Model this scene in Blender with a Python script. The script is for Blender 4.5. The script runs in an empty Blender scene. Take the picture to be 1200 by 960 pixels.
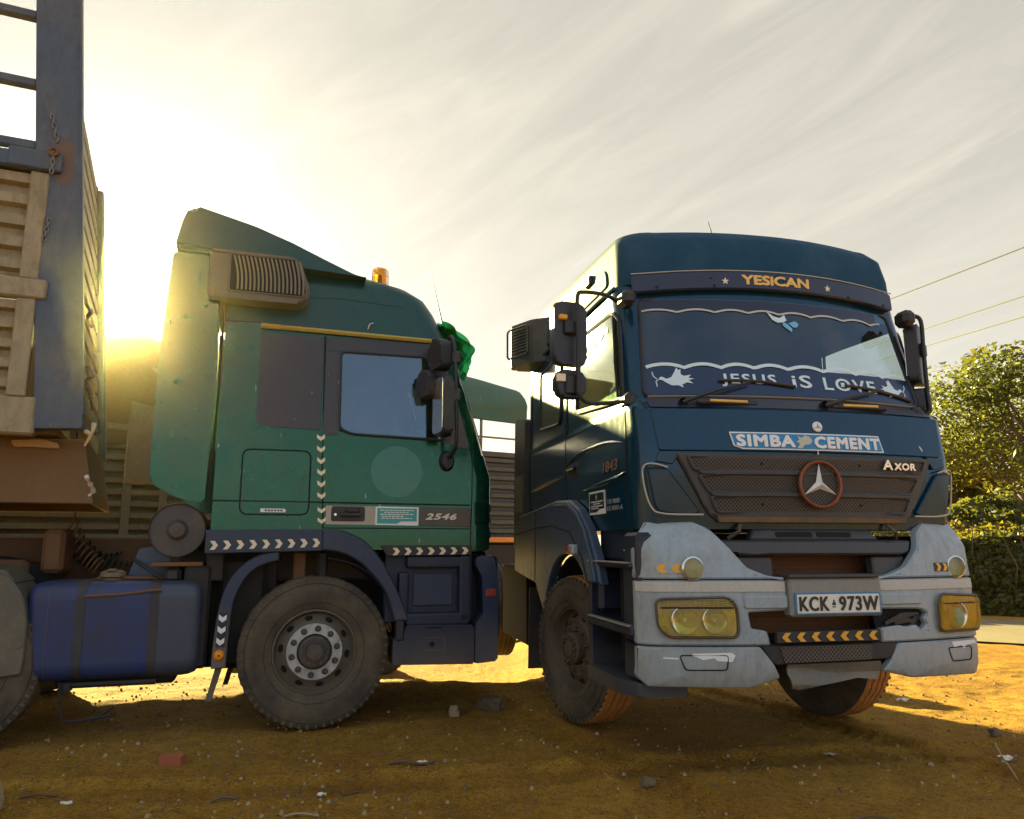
import bpy, bmesh, math, random
from mathutils import Vector, Matrix, noise
R = math.radians
PI = math.pi
random.seed(7)
S = bpy.context.scene
COL = S.collection

# ------------------------------------------------------------------ camera
CAM_H = 1.31
cam = bpy.data.cameras.new('camera')
cam.sensor_width = 36.0
cam.lens = 27.0
cam.clip_start = 0.05
cam.clip_end = 6000
camera = bpy.data.objects.new('camera', cam)
COL.objects.link(camera)
camera.location = (0, 0, CAM_H)
camera.rotation_euler = (R(90 + 9.957), 0, 0)
S.camera = camera

# ------------------------------------------------------------------ sky, sun, exposure
SUN_EL, SUN_AZ = 15.5, -28.7            # azimuth from +Y, negative = left
sd = Vector((math.sin(R(SUN_AZ)) * math.cos(R(SUN_EL)), math.cos(R(SUN_AZ)) * math.cos(R(SUN_EL)), math.sin(R(SUN_EL))))
W = bpy.data.worlds.new('World')
S.world = W
W.use_nodes = True
nt = W.node_tree
nt.nodes.clear()


def N(t, typ, **kw):
    n = t.nodes.new(typ)
    for k, v in kw.items():
        if k.startswith('i_'):
            key = k[2:]
            n.inputs[int(key) if key.isdigit() else key.replace('_', ' ')].default_value = v
        else:
            setattr(n, k, v)
    return n


def lk(t, a, b):
    t.links.new(a, b)


def ramp(t, src, stops):
    r = t.nodes.new('ShaderNodeValToRGB')
    el = r.color_ramp.elements
    while len(el) > 1:
        el.remove(el[-1])
    for i, (p, c) in enumerate(stops):
        e = el[0] if i == 0 else el.new(p)
        e.position = p
        e.color = (c, c, c, 1) if not isinstance(c, tuple) else (*c, 1)
    if src is not None:
        t.links.new(src, r.inputs[0])
    return r


def mixc(t, fac, a, b, mode='MIX'):
    m = t.nodes.new('ShaderNodeMix')
    m.data_type = 'RGBA'
    m.blend_type = mode
    for sock, val in ((m.inputs[0], fac), (m.inputs[6], a), (m.inputs[7], b)):
        if hasattr(val, 'is_output'):
            t.links.new(val, sock)
        elif isinstance(val, (int, float)):
            sock.default_value = val
        else:
            sock.default_value = (*val, 1)
    return m.outputs[2]


def mth(t, op, a, b=0.0, c=0.0):
    m = t.nodes.new('ShaderNodeMath')
    m.operation = op
    for i, val in enumerate((a, b, c)):
        if hasattr(val, 'is_output'):
            t.links.new(val, m.inputs[i])
        else:
            m.inputs[i].default_value = val
    return m.outputs[0]


SKY_STRENGTH = 0.060
sky = N(nt, 'ShaderNodeTexSky', sky_type='NISHITA', sun_disc=False, sun_elevation=R(SUN_EL), sun_rotation=R(SUN_AZ),
        altitude=1200, air_density=1.0, dust_density=3.0, ozone_density=1.0)
geo = N(nt, 'ShaderNodeTexCoord')
vec = geo.outputs['Generated']
# thin high cloud: a veil of haze over the whole dome and wind-drawn cirrus streaks
bw = N(nt, 'ShaderNodeRGBToBW')
lk(nt, sky.outputs[0], bw.inputs[0])
veil = mixc(nt, 1.0, (1.10, 1.0, 0.80), bw.outputs[0], 'MULTIPLY')
hazy = mixc(nt, 1.0, mixc(nt, 0.72, sky.outputs[0], veil), (.11, .11, .11), 'MULTIPLY')
wind_u = Vector((0.62, 0.0, 0.40)).normalized()      # direction the high wind draws the cirrus
wind_n = Vector((0.25, 0.85, 0.45)).cross(wind_u).normalized()
wind_w = wind_u.cross(wind_n)
cxyz = N(nt, 'ShaderNodeCombineXYZ')
for i, (axis_, k_) in enumerate(((wind_u, 1.5), (wind_n, 8.0), (wind_w, 1.5))):
    dn = N(nt, 'ShaderNodeVectorMath', operation='DOT_PRODUCT')
    lk(nt, vec, dn.inputs[0])
    dn.inputs[1].default_value = axis_ * k_
    lk(nt, dn.outputs['Value'], cxyz.inputs[i])
n1 = N(nt, 'ShaderNodeTexNoise', i_Scale=1.5, i_Detail=9.0, i_Roughness=0.66, i_Distortion=0.9)
lk(nt, cxyz.outputs[0], n1.inputs['Vector'])
n2 = N(nt, 'ShaderNodeTexNoise', i_Scale=1.7, i_Detail=3.0)
lk(nt, vec, n2.inputs['Vector'])
streak = mth(nt, 'MULTIPLY', ramp(nt, n1.outputs[0], [(0.40, 0.0), (0.72, 1.0)]).outputs[0],
             ramp(nt, n2.outputs[0], [(0.38, 0.15), (0.66, 1.0)]).outputs[0])
# forward scattering of the haze round the sun (a true property of a hazy sky)
dot = N(nt, 'ShaderNodeVectorMath', operation='DOT_PRODUCT')
lk(nt, vec, dot.inputs[0])
dot.inputs[1].default_value = sd
dcl = mth(nt, 'MAXIMUM', dot.outputs['Value'], 0.0)
glow = mth(nt, 'ADD', mth(nt, 'MULTIPLY', mth(nt, 'POWER', dcl, 22.0), 0.55), mth(nt, 'ADD', mth(nt, 'MULTIPLY', mth(nt, 'POWER', dcl, 160.0), 10.0), mth(nt, 'MULTIPLY', mth(nt, 'POWER', dcl, 4000.0), 300.0)))
glowc = mixc(nt, 1.0, (1.0, 0.98, 0.86), glow, 'MULTIPLY')
# milky haze: warm towards the sun, bluer away from it
dsm = N(nt, 'ShaderNodeMapRange', interpolation_type='SMOOTHSTEP', i_1=-0.55, i_2=0.50, i_3=0.0, i_4=1.0)
lk(nt, dot.outputs['Value'], dsm.inputs[0])
hazy = mixc(nt, 1.0, hazy, mixc(nt, dsm.outputs[0], (1.28, 1.54, 2.02), (1.46, 1.39, 1.18)), 'ADD')
sepz = N(nt, 'ShaderNodeSeparateXYZ')
lk(nt, vec, sepz.inputs[0])
hor = mth(nt, 'MULTIPLY', mth(nt, 'POWER', mth(nt, 'SUBTRACT', 1.0, mth(nt, 'MAXIMUM', sepz.outputs['Z'], 0.0)), 4.5), 0.95)
hazy = mixc(nt, 1.0, hazy, mixc(nt, 1.0, (1.0, 0.97, 0.86), hor, 'MULTIPLY'), 'ADD')
cl = mixc(nt, 1.0, (0.95, 0.84, 0.66), mth(nt, 'MULTIPLY', streak, 0.52), 'MULTIPLY')
sum1 = mixc(nt, 1.0, hazy, cl, 'ADD')
sum2 = mixc(nt, 1.0, sum1, glowc, 'ADD')
bg = N(nt, 'ShaderNodeBackground')
bg.inputs[1].default_value = SKY_STRENGTH
lk(nt, sum2, bg.inputs[0])
wo = N(nt, 'ShaderNodeOutputWorld')
lk(nt, bg.outputs[0], wo.inputs[0])

sl = bpy.data.lights.new('sun', 'SUN')
sl.energy = 5.0
sl.angle = R(0.6)
sl.color = (1.0, 0.86, 0.33)
sun = bpy.data.objects.new('sun', sl)
COL.objects.link(sun)
sun.rotation_euler = (-sd).to_track_quat('-Z', 'Y').to_euler()
sun.location = sd * 60

S.view_settings.view_transform = 'Standard'
S.view_settings.look = 'None'
S.view_settings.gamma = 1
S.view_settings.use_curve_mapping = False
S.view_settings.exposure = 2.65
S.render.engine = 'CYCLES'
S.cycles.use_denoising = True
S.cycles.max_bounces = 8
S.cycles.transparent_max_bounces = 16
S.cycles.caustics_reflective = False
S.cycles.caustics_refractive = False
S.cycles.sample_clamp_indirect = 6.0

# ------------------------------------------------------------------ materials
MATS = {}


def mat(name):
    m = bpy.data.materials.new(name)
    m.use_nodes = True
    t = m.node_tree
    p = t.nodes['Principled BSDF']
    MATS[name] = m
    return m, t, p


def surf_mat(name, col, rough=0.5, dust=None, amount=0.4, scale=3.0, metal=0.0, coat=0.0, bump=0.0, bscale=60.0, vary=0.25,
             scratch=0.0, low=0.0, spec=0.5, grime=0.0, gcol=(0.045, 0.038, 0.026)):
    """painted / plastic / metal surface with settled dirt in patches, fine grain and optional scratches"""
    m, t, p = mat(name)
    tc = N(t, 'ShaderNodeTexCoord')
    ob = tc.outputs['Object']
    a = N(t, 'ShaderNodeTexNoise', i_Scale=scale, i_Detail=9.0, i_Roughness=0.65)
    lk(t, ob, a.inputs['Vector'])
    b = N(t, 'ShaderNodeTexNoise', i_Scale=scale * 13, i_Detail=5.0, i_Roughness=0.7)
    lk(t, ob, b.inputs['Vector'])
    dark = tuple(c * (1 - vary) for c in col)
    base = mixc(t, b.outputs[0], dark, tuple(min(1, c * (1 + vary)) for c in col))
    rgh = rough
    if dust:
        mask = ramp(t, a.outputs[0], [(0.62 - 0.32 * amount, 0.0), (0.80, amount)]).outputs[0]
        mask = mth(t, 'MULTIPLY', mask, ramp(t, b.outputs[0], [(0.3, 0.55), (0.7, 1.0)]).outputs[0])
        if low:
            sep = N(t, 'ShaderNodeSeparateXYZ')
            lk(t, ob, sep.inputs[0])
            lowm = mth(t, 'MULTIPLY', mth(t, 'SUBTRACT', low, sep.outputs['Z']), 1.1)
            lowm = mth(t, 'MULTIPLY', mth(t, 'MAXIMUM', mth(t, 'MINIMUM', lowm, 0.6), 0.0), ramp(t, a.outputs[0], [(0.3, 0.3), (0.6, 1.0)]).outputs[0])
            mask = mth(t, 'MAXIMUM', mask, lowm)
        base = mixc(t, mask, base, dust)
        rg = N(t, 'ShaderNodeMapRange', i_1=0.0, i_2=1.0, i_3=rough, i_4=0.85)
        lk(t, mask, rg.inputs[0])
        rgh = rg.outputs[0]
    if grime:
        gm = N(t, 'ShaderNodeMapping')
        gm.inputs['Scale'].default_value = (12.0, 12.0, 3.4)
        lk(t, ob, gm.inputs[0])
        gn = N(t, 'ShaderNodeTexNoise', i_Scale=1.6, i_Detail=10.0, i_Roughness=0.72, i_Distortion=0.6)
        lk(t, gm.outputs[0], gn.inputs['Vector'])
        gk = mth(t, 'MULTIPLY', ramp(t, gn.outputs[0], [(0.44, 0.0), (0.68, grime)]).outputs[0], ramp(t, a.outputs[0], [(0.36, 0.25), (0.6, 1.0)]).outputs[0])
        gk = mth(t, 'ADD', gk, ramp(t, b.outputs[0], [(0.62, 0.0), (0.72, grime * 0.6)]).outputs[0])
        base = mixc(t, gk, base, gcol)
        rr = N(t, 'ShaderNodeMapRange', i_1=0.0, i_2=1.0, i_4=0.8)
        lk(t, gk, rr.inputs[0])
        if isinstance(rgh, float):
            rr.inputs[3].default_value = rgh
        else:
            lk(t, rgh, rr.inputs[3])
        rgh = rr.outputs[0]
    if scratch:
        v = N(t, 'ShaderNodeTexNoise', i_Scale=38.0, i_Detail=2.0, i_Roughness=0.5)
        mpn = N(t, 'ShaderNodeMapping')
        mpn.inputs['Scale'].default_value = (1, 1, 0.22)
        lk(t, ob, mpn.inputs[0])
        lk(t, mpn.outputs[0], v.inputs['Vector'])
        sm = ramp(t, v.outputs[0], [(0.74, 0.0), (0.76, 1.0)]).outputs[0]
        base = mixc(t, mth(t, 'MULTIPLY', sm, scratch), base, (0.45, 0.43, 0.38))
    lk(t, base, p.inputs['Base Color'])
    if isinstance(rgh, float):
        p.inputs['Roughness'].default_value = rgh
    else:
        lk(t, rgh, p.inputs['Roughness'])
    p.inputs['Metallic'].default_value = metal
    p.inputs['Specular IOR Level'].default_value = spec
    p.inputs['Coat Weight'].default_value = coat
    p.inputs['Coat Roughness'].default_value = 0.06
    if bump:
        bn = N(t, 'ShaderNodeTexNoise', i_Scale=bscale, i_Detail=4.0)
        lk(t, ob, bn.inputs['Vector'])
        bp = N(t, 'ShaderNodeBump', i_Strength=bump, i_Distance=0.01)
        lk(t, bn.outputs[0], bp.inputs['Height'])
        lk(t, bp.outputs[0], p.inputs['Normal'])
    return m


DUST = (0.33, 0.24, 0.13)
GREEN = surf_mat('green paint', (0.001, 0.072, 0.034), 0.15, (0.07, 0.15, 0.08), 0.08, 1.1, metal=0.55, coat=0.25, scratch=0.35, low=1.45, grime=.22)
GREENTOP = surf_mat('weathered green roof paint', (0.006, 0.055, 0.045), 0.38, (0.10, 0.17, 0.14), 0.22, 1.3, metal=0.3, coat=0.1)
TEAL = surf_mat('dark teal paint', (0.003, 0.042, 0.082), 0.15, (0.08, 0.14, 0.17), 0.10, 1.8, metal=0.25, spec=.45, grime=.18, scratch=0.15)
TEALTOP = surf_mat('faded teal roof paint', (0.016, 0.062, 0.110), 0.60, (0.10, 0.17, 0.22), 0.50, 1.5, spec=0.06, grime=.15)
NAVY = surf_mat('navy plastic', (0.018, 0.032, 0.064), 0.48, DUST, 0.18, 2.2, low=0.9)
NAVYD = surf_mat('dark navy step plastic', (0.008, 0.016, 0.036), 0.5, DUST, 0.22, 2.4, low=0.7)
FENDER = surf_mat('blue grey fender plastic', (0.034, 0.066, 0.120), 0.38, DUST, 0.25, 2.0, grime=.4, scratch=0.4, low=0.8)
BUMP = surf_mat('grey blue bumper paint', (0.31, 0.375, 0.405), 0.34, (0.34, 0.29, 0.19), 0.50, grime=.30, scale=2.4, coat=0.1, scratch=0.5, low=0.95)
WINBLACK = surf_mat('black violet window panel', (0.026, 0.024, 0.030), 0.32, DUST, 0.12, 2.0, scratch=0.6)
BLACK = surf_mat('black plastic', (0.018, 0.018, 0.020), 0.5, DUST, 0.2, 3.0)
BLACKD = surf_mat('black chassis metal', (0.010, 0.009, 0.008), 0.7, (0.07, 0.045, 0.022), 0.4, 3.0)
MIRROR_P = surf_mat('grey mirror housing', (0.018, 0.020, 0.028), 0.45, DUST, 0.2, 4.0)
GRILLE = surf_mat('grille dark grey', (0.045, 0.045, 0.043), 0.5, (0.16, 0.11, 0.06), 0.35, 3.0, scratch=0.2)
RUST = surf_mat('rusty steel', (0.16, 0.075, 0.025), 0.8, (0.10, 0.06, 0.03), 0.5, 6.0, bump=0.3)
RAD = surf_mat('rusty radiator core', (0.17, 0.075, 0.028), 0.75, (0.09, 0.05, 0.02), 0.4, 5.0, bump=0.6, bscale=140)
TYRE = surf_mat('dusty tyre rubber', (0.050, 0.041, 0.028), 0.8, (0.22, 0.16, 0.08), 0.75, 4.0, bump=0.15, bscale=90)
TREAD = surf_mat('clay caked tread', (0.46, 0.19, 0.035), 0.85, (0.10, 0.06, 0.03), 0.4, 7.0, bump=0.5, bscale=60)
RIM = surf_mat('dusty olive rim', (0.13, 0.11, 0.075), 0.55, (0.20, 0.15, 0.09), 0.5, 5.0, metal=0.2)
RIMB = surf_mat('brown dirty rim', (0.085, 0.062, 0.042), 0.65, (0.17, 0.115, 0.065), 0.6, 5.0)
WHITEW = surf_mat('worn white paint', (0.52, 0.50, 0.44), 0.5, (0.12, 0.10, 0.07), 0.8, 11.0, grime=.5)
DARK = surf_mat('dark void', (0.006, 0.006, 0.006), 0.9)
CHROME = surf_mat('chrome', (0.70, 0.68, 0.62), 0.22, DUST, 0.2, 8.0, metal=0.9)
SILVER = surf_mat('silver band', (0.34, 0.31, 0.25), 0.42, DUST, 0.4, 5.0, metal=0.35)
STRIPE = surf_mat('pale bumper stripe', (0.46, 0.43, 0.36), 0.45, DUST, 0.3, 4.0)
TANK = surf_mat('blue painted tank', (0.002, 0.028, 0.14), 0.36, grime=.8, dust=(0.050, 0.045, 0.050), amount=0.95, scale=2.1, coat=0.1)
TANKE = surf_mat('slate blue tank end', (0.040, 0.052, 0.078), 0.40, (0.08, 0.06, 0.04), 0.4, 2.0)
STRAP = surf_mat('dull strap steel', (0.028, 0.027, 0.030), 0.55, (0.14, 0.10, 0.05), 0.5, 4.0)
YELLOW = surf_mat('yellow reflective', (0.75, 0.38, 0.03), 0.45, DUST, 0.25, 9.0)
CREAM = surf_mat('cream reflective chevron', (0.78, 0.68, 0.45), 0.4, DUST, 0.2, 9.0)
ORANGE = surf_mat('orange lens', (0.80, 0.26, 0.01), 0.25, DUST, 0.2, 9.0)
REDL = surf_mat('red reflector', (0.30, 0.035, 0.015), 0.3, DUST, 0.2, 9.0)
AMBER = surf_mat('amber worn paint strip', (0.42, 0.30, 0.05), 0.5, (0.12, 0.10, 0.05), 0.5, 5.0)
WHITE = surf_mat('white sticker', (0.78, 0.78, 0.74), 0.45, DUST, 0.15, 9.0)
PALEB = surf_mat('pale blue sticker', (0.62, 0.76, 0.80), 0.45, vary=0.05)
LBLUE = surf_mat('light blue sticker', (0.16, 0.45, 0.68), 0.4, vary=0.08)
SIGNB = surf_mat('sign blue', (0.015, 0.22, 0.46), 0.35, vary=0.06)
PLATEB = surf_mat('plate edge blue', (0.05, 0.20, 0.36), 0.4)
STICKT = surf_mat('teal notice sticker', (0.04, 0.33, 0.29), 0.4, vary=0.06)
INK = surf_mat('dark ink', (0.035, 0.028, 0.02), 0.6, (0.3, 0.25, 0.16), 0.2, 30)
COPPER = surf_mat('orange painted ring', (0.20, 0.055, 0.014), 0.35, DUST, 0.25, 9.0, metal=0.3)
INTER = surf_mat('grey interior trim', (0.09, 0.095, 0.105), 0.7)
SEATM = surf_mat('seat cloth', (0.15, 0.13, 0.11), 0.9)
GCLOTH = surf_mat('bright green cloth', (0.02, 0.60, 0.13), 0.7, vary=0.2)
TARP = surf_mat('green canvas', (0.065, 0.135, 0.085), 0.75, (0.15, 0.15, 0.085), 0.5, 1.6, bump=0.25, bscale=25)
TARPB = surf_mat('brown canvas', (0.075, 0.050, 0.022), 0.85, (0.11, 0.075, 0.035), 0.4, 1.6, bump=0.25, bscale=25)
CORR = surf_mat('weathered lorry panel', (0.085, 0.085, 0.065), 0.5, (0.20, 0.15, 0.075), 0.5, 1.8, grime=.5, scratch=0.3)
TRAIL = surf_mat('blue grey trailer paint', (0.062, 0.086, 0.120), 0.5, (0.30, 0.23, 0.12), 0.45, 1.4, grime=.5, scratch=0.3)
TRAILP = surf_mat('flare tan trailer panel', (0.31, 0.26, 0.15), 0.6, (0.45, 0.33, 0.14), 0.5, 1.6, grime=.7, gcol=(.10, .075, .035), scratch=0.2)  # golden glow of the sun flare painted into the panel's tan colours
TRAILU = surf_mat('brown trailer underframe', (0.17, 0.10, 0.036), 0.75, (0.22, 0.14, 0.06), 0.5, 2.4)
STEEL = surf_mat('galvanised chain', (0.22, 0.20, 0.17), 0.45, RUST and (0.16, 0.08, 0.03), 0.4, 20, metal=0.6)
BRICKM = surf_mat('red brick', (0.34, 0.095, 0.035), 0.85, (0.3, 0.18, 0.08), 0.4, 14, bump=0.5)
STONEM = surf_mat('pale stone', (0.34, 0.25, 0.13), 0.85, (0.26, 0.17, 0.08), 0.4, 8, bump=0.6, bscale=20)
STONED = surf_mat('brown stone', (0.13, 0.09, 0.05), 0.9, (0.24, 0.15, 0.07), 0.5, 9, bump=0.6, bscale=25)
LITTER = surf_mat('white litter', (0.72, 0.68, 0.6), 0.6, DUST, 0.3, 30)
TWIG = surf_mat('dry twig', (0.13, 0.085, 0.04), 0.9)
BARK = surf_mat('bark', (0.11, 0.08, 0.05), 0.9, bump=0.8, bscale=18)
CABLE = surf_mat('power cable', (0.03, 0.028, 0.025), 0.6)
PAPER = surf_mat('yellow paper scrap', (0.75, 0.60, 0.20), 0.7)


def glass_mat(name, tint, gloss_rough=0.02, base=0.04, gcol=(0.9, 0.95, 1.0)):
    m, t, p = mat(name)
    t.nodes.remove(p)
    out = t.nodes['Material Output']
    tr = N(t, 'ShaderNodeBsdfTransparent')
    tr.inputs[0].default_value = (*tint, 1)
    gl = N(t, 'ShaderNodeBsdfGlossy', i_Roughness=gloss_rough)
    gl.inputs[0].default_value = (*gcol, 1)
    fr = N(t, 'ShaderNodeFresnel', i_IOR=1.55)
    tc = N(t, 'ShaderNodeTexCoord')
    ns = N(t, 'ShaderNodeTexNoise', i_Scale=2.5, i_Detail=8.0)
    lk(t, tc.outputs['Object'], ns.inputs['Vector'])
    df = N(t, 'ShaderNodeBsdfDiffuse')
    df.inputs[0].default_value = (0.30, 0.27, 0.20, 1)
    ms = N(t, 'ShaderNodeMixShader')
    gn_ = N(t, 'ShaderNodeNewGeometry')
    lk(t, mth(t, 'MULTIPLY', mth(t, 'ADD', fr.outputs[0], base), mth(t, 'SUBTRACT', 1.0, gn_.outputs['Backfacing'])), ms.inputs[0])
    lk(t, tr.outputs[0], ms.inputs[1])
    lk(t, gl.outputs[0], ms.inputs[2])
    m2 = N(t, 'ShaderNodeMixShader')
    lk(t, ramp(t, ns.outputs[0], [(0.35, 0.015), (0.75, 0.10)]).outputs[0], m2.inputs[0])
    lk(t, ms.outputs[0], m2.inputs[1])
    lk(t, df.outputs[0], m2.inputs[2])
    lk(t, m2.outputs[0], out.inputs[0])
    return m


GLASS = glass_mat('tinted windscreen glass', (0.86, 0.92, 0.97), base=0.03, gcol=(0.50, 0.76, 1.0))
GLASSD = glass_mat('side glass', (0.88, 0.92, 0.90), base=0.03, gcol=(0.34, 0.40, 0.36))
GLASSR = glass_mat('olive side glass', (0.50, 0.58, 0.46), base=0.02, gcol=(0.30, 0.34, 0.28))
GLASSB = glass_mat('blue tinted side glass', (0.55, 0.68, 0.76), base=0.12, gcol=(0.50, 0.76, 1.0))


def mesh_mat(name, col, sx, hole=0.35):
    """fine pierced mesh behind the grille bars (too fine to build)"""
    m, t, p = mat(name)
    tc = N(t, 'ShaderNodeTexCoord')
    sep = N(t, 'ShaderNodeSeparateXYZ')
    lk(t, tc.outputs['Object'], sep.inputs[0])
    u = mth(t, 'MULTIPLY', mth(t, 'ADD', sep.outputs['Y'], sep.outputs['Z']), sx)
    v = mth(t, 'MULTIPLY', mth(t, 'SUBTRACT', sep.outputs['Y'], sep.outputs['Z']), sx)
    a = mth(t, 'ABSOLUTE', mth(t, 'SUBTRACT', mth(t, 'FRACT', u), 0.5))
    b = mth(t, 'ABSOLUTE', mth(t, 'SUBTRACT', mth(t, 'FRACT', v), 0.5))
    mx = mth(t, 'MAXIMUM', a, b)
    msk = ramp(t, mx, [(hole, 0.0), (hole + 0.04, 1.0)]).outputs[0]
    ns = N(t, 'ShaderNodeTexNoise', i_Scale=5.0, i_Detail=6.0)
    lk(t, tc.outputs['Object'], ns.inputs['Vector'])
    wire = mixc(t, ns.outputs[0], col, (0.13, 0.085, 0.045))
    lk(t, mixc(t, msk, (0.006, 0.006, 0.006), wire), p.inputs['Base Color'])
    p.inputs['Roughness'].default_value = 0.6
    bp = N(t, 'ShaderNodeBump', i_Strength=0.6, i_Distance=0.004)
    lk(t, msk, bp.inputs['Height'])
    lk(t, bp.outputs[0], p.inputs['Normal'])
    return m


MESHM = mesh_mat('grille mesh', (0.075, 0.065, 0.05), 42.0)
MESHL = mesh_mat('lower bumper mesh', (0.10, 0.09, 0.07), 40.0, 0.30)


def lens_mat(name, col, bulbs):
    m, t, p = mat(name)
    tc = N(t, 'ShaderNodeTexCoord')
    ns = N(t, 'ShaderNodeTexNoise', i_Scale=9.0, i_Detail=7.0)
    lk(t, tc.outputs['Object'], ns.inputs['Vector'])
    lk(t, mixc(t, ns.outputs[0], col, tuple(c * 0.6 for c in col)), p.inputs['Base Color'])
    p.inputs['Roughness'].default_value = 0.28
    p.inputs['Coat Weight'].default_value = 0.5
    tr = N(t, 'ShaderNodeBsdfTransparent')
    tr.inputs[0].default_value = (*[min(1, c * 2.0 + .15) for c in col], 1)
    ms = N(t, 'ShaderNodeMixShader')
    lk(t, ramp(t, ns.outputs[0], [(0.3, 0.16), (0.7, 0.48)]).outputs[0], ms.inputs[0])
    lk(t, tr.outputs[0], ms.inputs[1])
    lk(t, p.outputs[0], ms.inputs[2])
    wv = N(t, 'ShaderNodeTexWave', i_Scale=26.0, i_Distortion=0.5)
    wv.bands_direction = 'Y'
    lk(t, tc.outputs['Object'], wv.inputs['Vector'])
    bp = N(t, 'ShaderNodeBump', i_Strength=0.25, i_Distance=0.004)
    lk(t, wv.outputs[0], bp.inputs['Height'])
    lk(t, bp.outputs[0], p.inputs['Normal'])
    lk(t, ms.outputs[0], t.nodes['Material Output'].inputs[0])
    return m


LENS = lens_mat('yellowed headlamp lens', (0.62, 0.47, 0.22), 2)
LENSO = lens_mat('amber headlamp lens', (0.68, 0.40, 0.10), 1)
LENSG = lens_mat('green tinted side lamp', (0.012, 0.10, 0.065), 1)
LENSW = lens_mat('cream round lamp', (0.62, 0.52, 0.26), 1)


def leaf_mat(name, c1, c2, trans):
    m, t, p = mat(name)
    oi = N(t, 'ShaderNodeTexCoord')
    ns = N(t, 'ShaderNodeTexNoise', i_Scale=0.9, i_Detail=3.0)
    lk(t, oi.outputs['Object'], ns.inputs['Vector'])
    n_ = N(t, 'ShaderNodeTexNoise', i_Scale=9.0, i_Detail=2.0)
    lk(t, oi.outputs['Object'], n_.inputs['Vector'])
    c = mixc(t, ramp(t, mth(t, 'ADD', mth(t, 'MULTIPLY', ns.outputs[0], 0.6), mth(t, 'MULTIPLY', n_.outputs[0], 0.4)), [(0.35, 0.0), (0.65, 1.0)]).outputs[0], c1, c2)
    lk(t, c, p.inputs['Base Color'])
    p.inputs['Roughness'].default_value = 0.55
    tl = N(t, 'ShaderNodeBsdfTranslucent')
    lk(t, mixc(t, 1.0, c, trans, 'MULTIPLY'), tl.inputs[0])
    ms = N(t, 'ShaderNodeMixShader', i_0=0.42)
    lk(t, p.outputs[0], ms.inputs[1])
    lk(t, tl.outputs[0], ms.inputs[2])
    lk(t, ms.outputs[0], t.nodes['Material Output'].inputs[0])
    return m


LEAF = leaf_mat('tree leaves', (0.038, 0.056, 0.014), (0.092, 0.098, 0.026), (2.6, 2.3, 0.8))
LEAFH = leaf_mat('hedge leaves', (0.046, 0.066, 0.016), (0.13, 0.115, 0.028), (2.8, 2.3, 0.7))


def ground_mat():
    m, t, p = mat('compacted laterite dirt')
    tc = N(t, 'ShaderNodeTexCoord')
    ob = tc.outputs['Object']
    big = N(t, 'ShaderNodeTexNoise', i_Scale=0.7, i_Detail=8.0, i_Roughness=0.6)
    mid = N(t, 'ShaderNodeTexNoise', i_Scale=5.0, i_Detail=8.0, i_Roughness=0.7)
    grain = N(t, 'ShaderNodeTexNoise', i_Scale=24.0, i_Detail=9.0, i_Roughness=0.8)
    lk(t, ob, grain.inputs['Vector'])
    fine = N(t, 'ShaderNodeTexNoise', i_Scale=70.0, i_Detail=6.0, i_Roughness=0.75)
    grit = N(t, 'ShaderNodeTexVoronoi', i_Scale=85.0)
    for n in (big, mid, fine, grit):
        lk(t, ob, n.inputs['Vector'])
    c = mixc(t, ramp(t, big.outputs[0], [(0.35, 0.0), (0.65, 1.0)]).outputs[0], (0.46, 0.212, 0.020), (0.60, 0.330, 0.042))
    c = mixc(t, ramp(t, mid.outputs[0], [(0.38, 0.0), (0.62, 0.75)]).outputs[0], c, (0.34, 0.160, 0.024))
    c = mixc(t, ramp(t, fine.outputs[0], [(0.50, 0.0), (0.66, 0.85)]).outputs[0], c, (0.70, 0.44, 0.10))
    c = mixc(t, ramp(t, fine.outputs[0], [(0.28, 0.75), (0.45, 0.0)]).outputs[0], c, (0.12, 0.065, 0.018))
    c = mixc(t, ramp(t, grain.outputs[0], [(0.34, 0.80), (0.49, 0.0)]).outputs[0], c, (0.13, 0.060, 0.016))
    c = mixc(t, ramp(t, grain.outputs[0], [(0.60, 0.0), (0.70, 0.7)]).outputs[0], c, (0.66, 0.43, 0.15))
    c = mixc(t, ramp(t, big.outputs[0], [(0.30, 0.6), (0.46, 0.0)]).outputs[0], c, (0.21, 0.100, 0.028))
    lk(t, c, p.inputs['Base Color'])
    p.inputs['Roughness'].default_value = 0.95
    p.inputs['Specular IOR Level'].default_value = 0.15
    h = mth(t, 'ADD', mth(t, 'MULTIPLY', fine.outputs[0], 0.5), mth(t, 'ADD', mth(t, 'ADD', mth(t, 'MULTIPLY', mid.outputs[0], 1.6), mth(t, 'MULTIPLY', grain.outputs[0], 1.0)), mth(t, 'MULTIPLY', grit.outputs['Distance'], -0.35)))
    bp = N(t, 'ShaderNodeBump', i_Strength=1.0, i_Distance=0.038)
    lk(t, h, bp.inputs['Height'])
    lk(t, bp.outputs[0], p.inputs['Normal'])
    return m


DIRT = ground_mat()
ROADM = surf_mat('dusty road surface', (0.20, 0.155, 0.095), 0.9, (0.27, 0.20, 0.11), 0.5, 0.8, bump=0.3, bscale=120)


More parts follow.
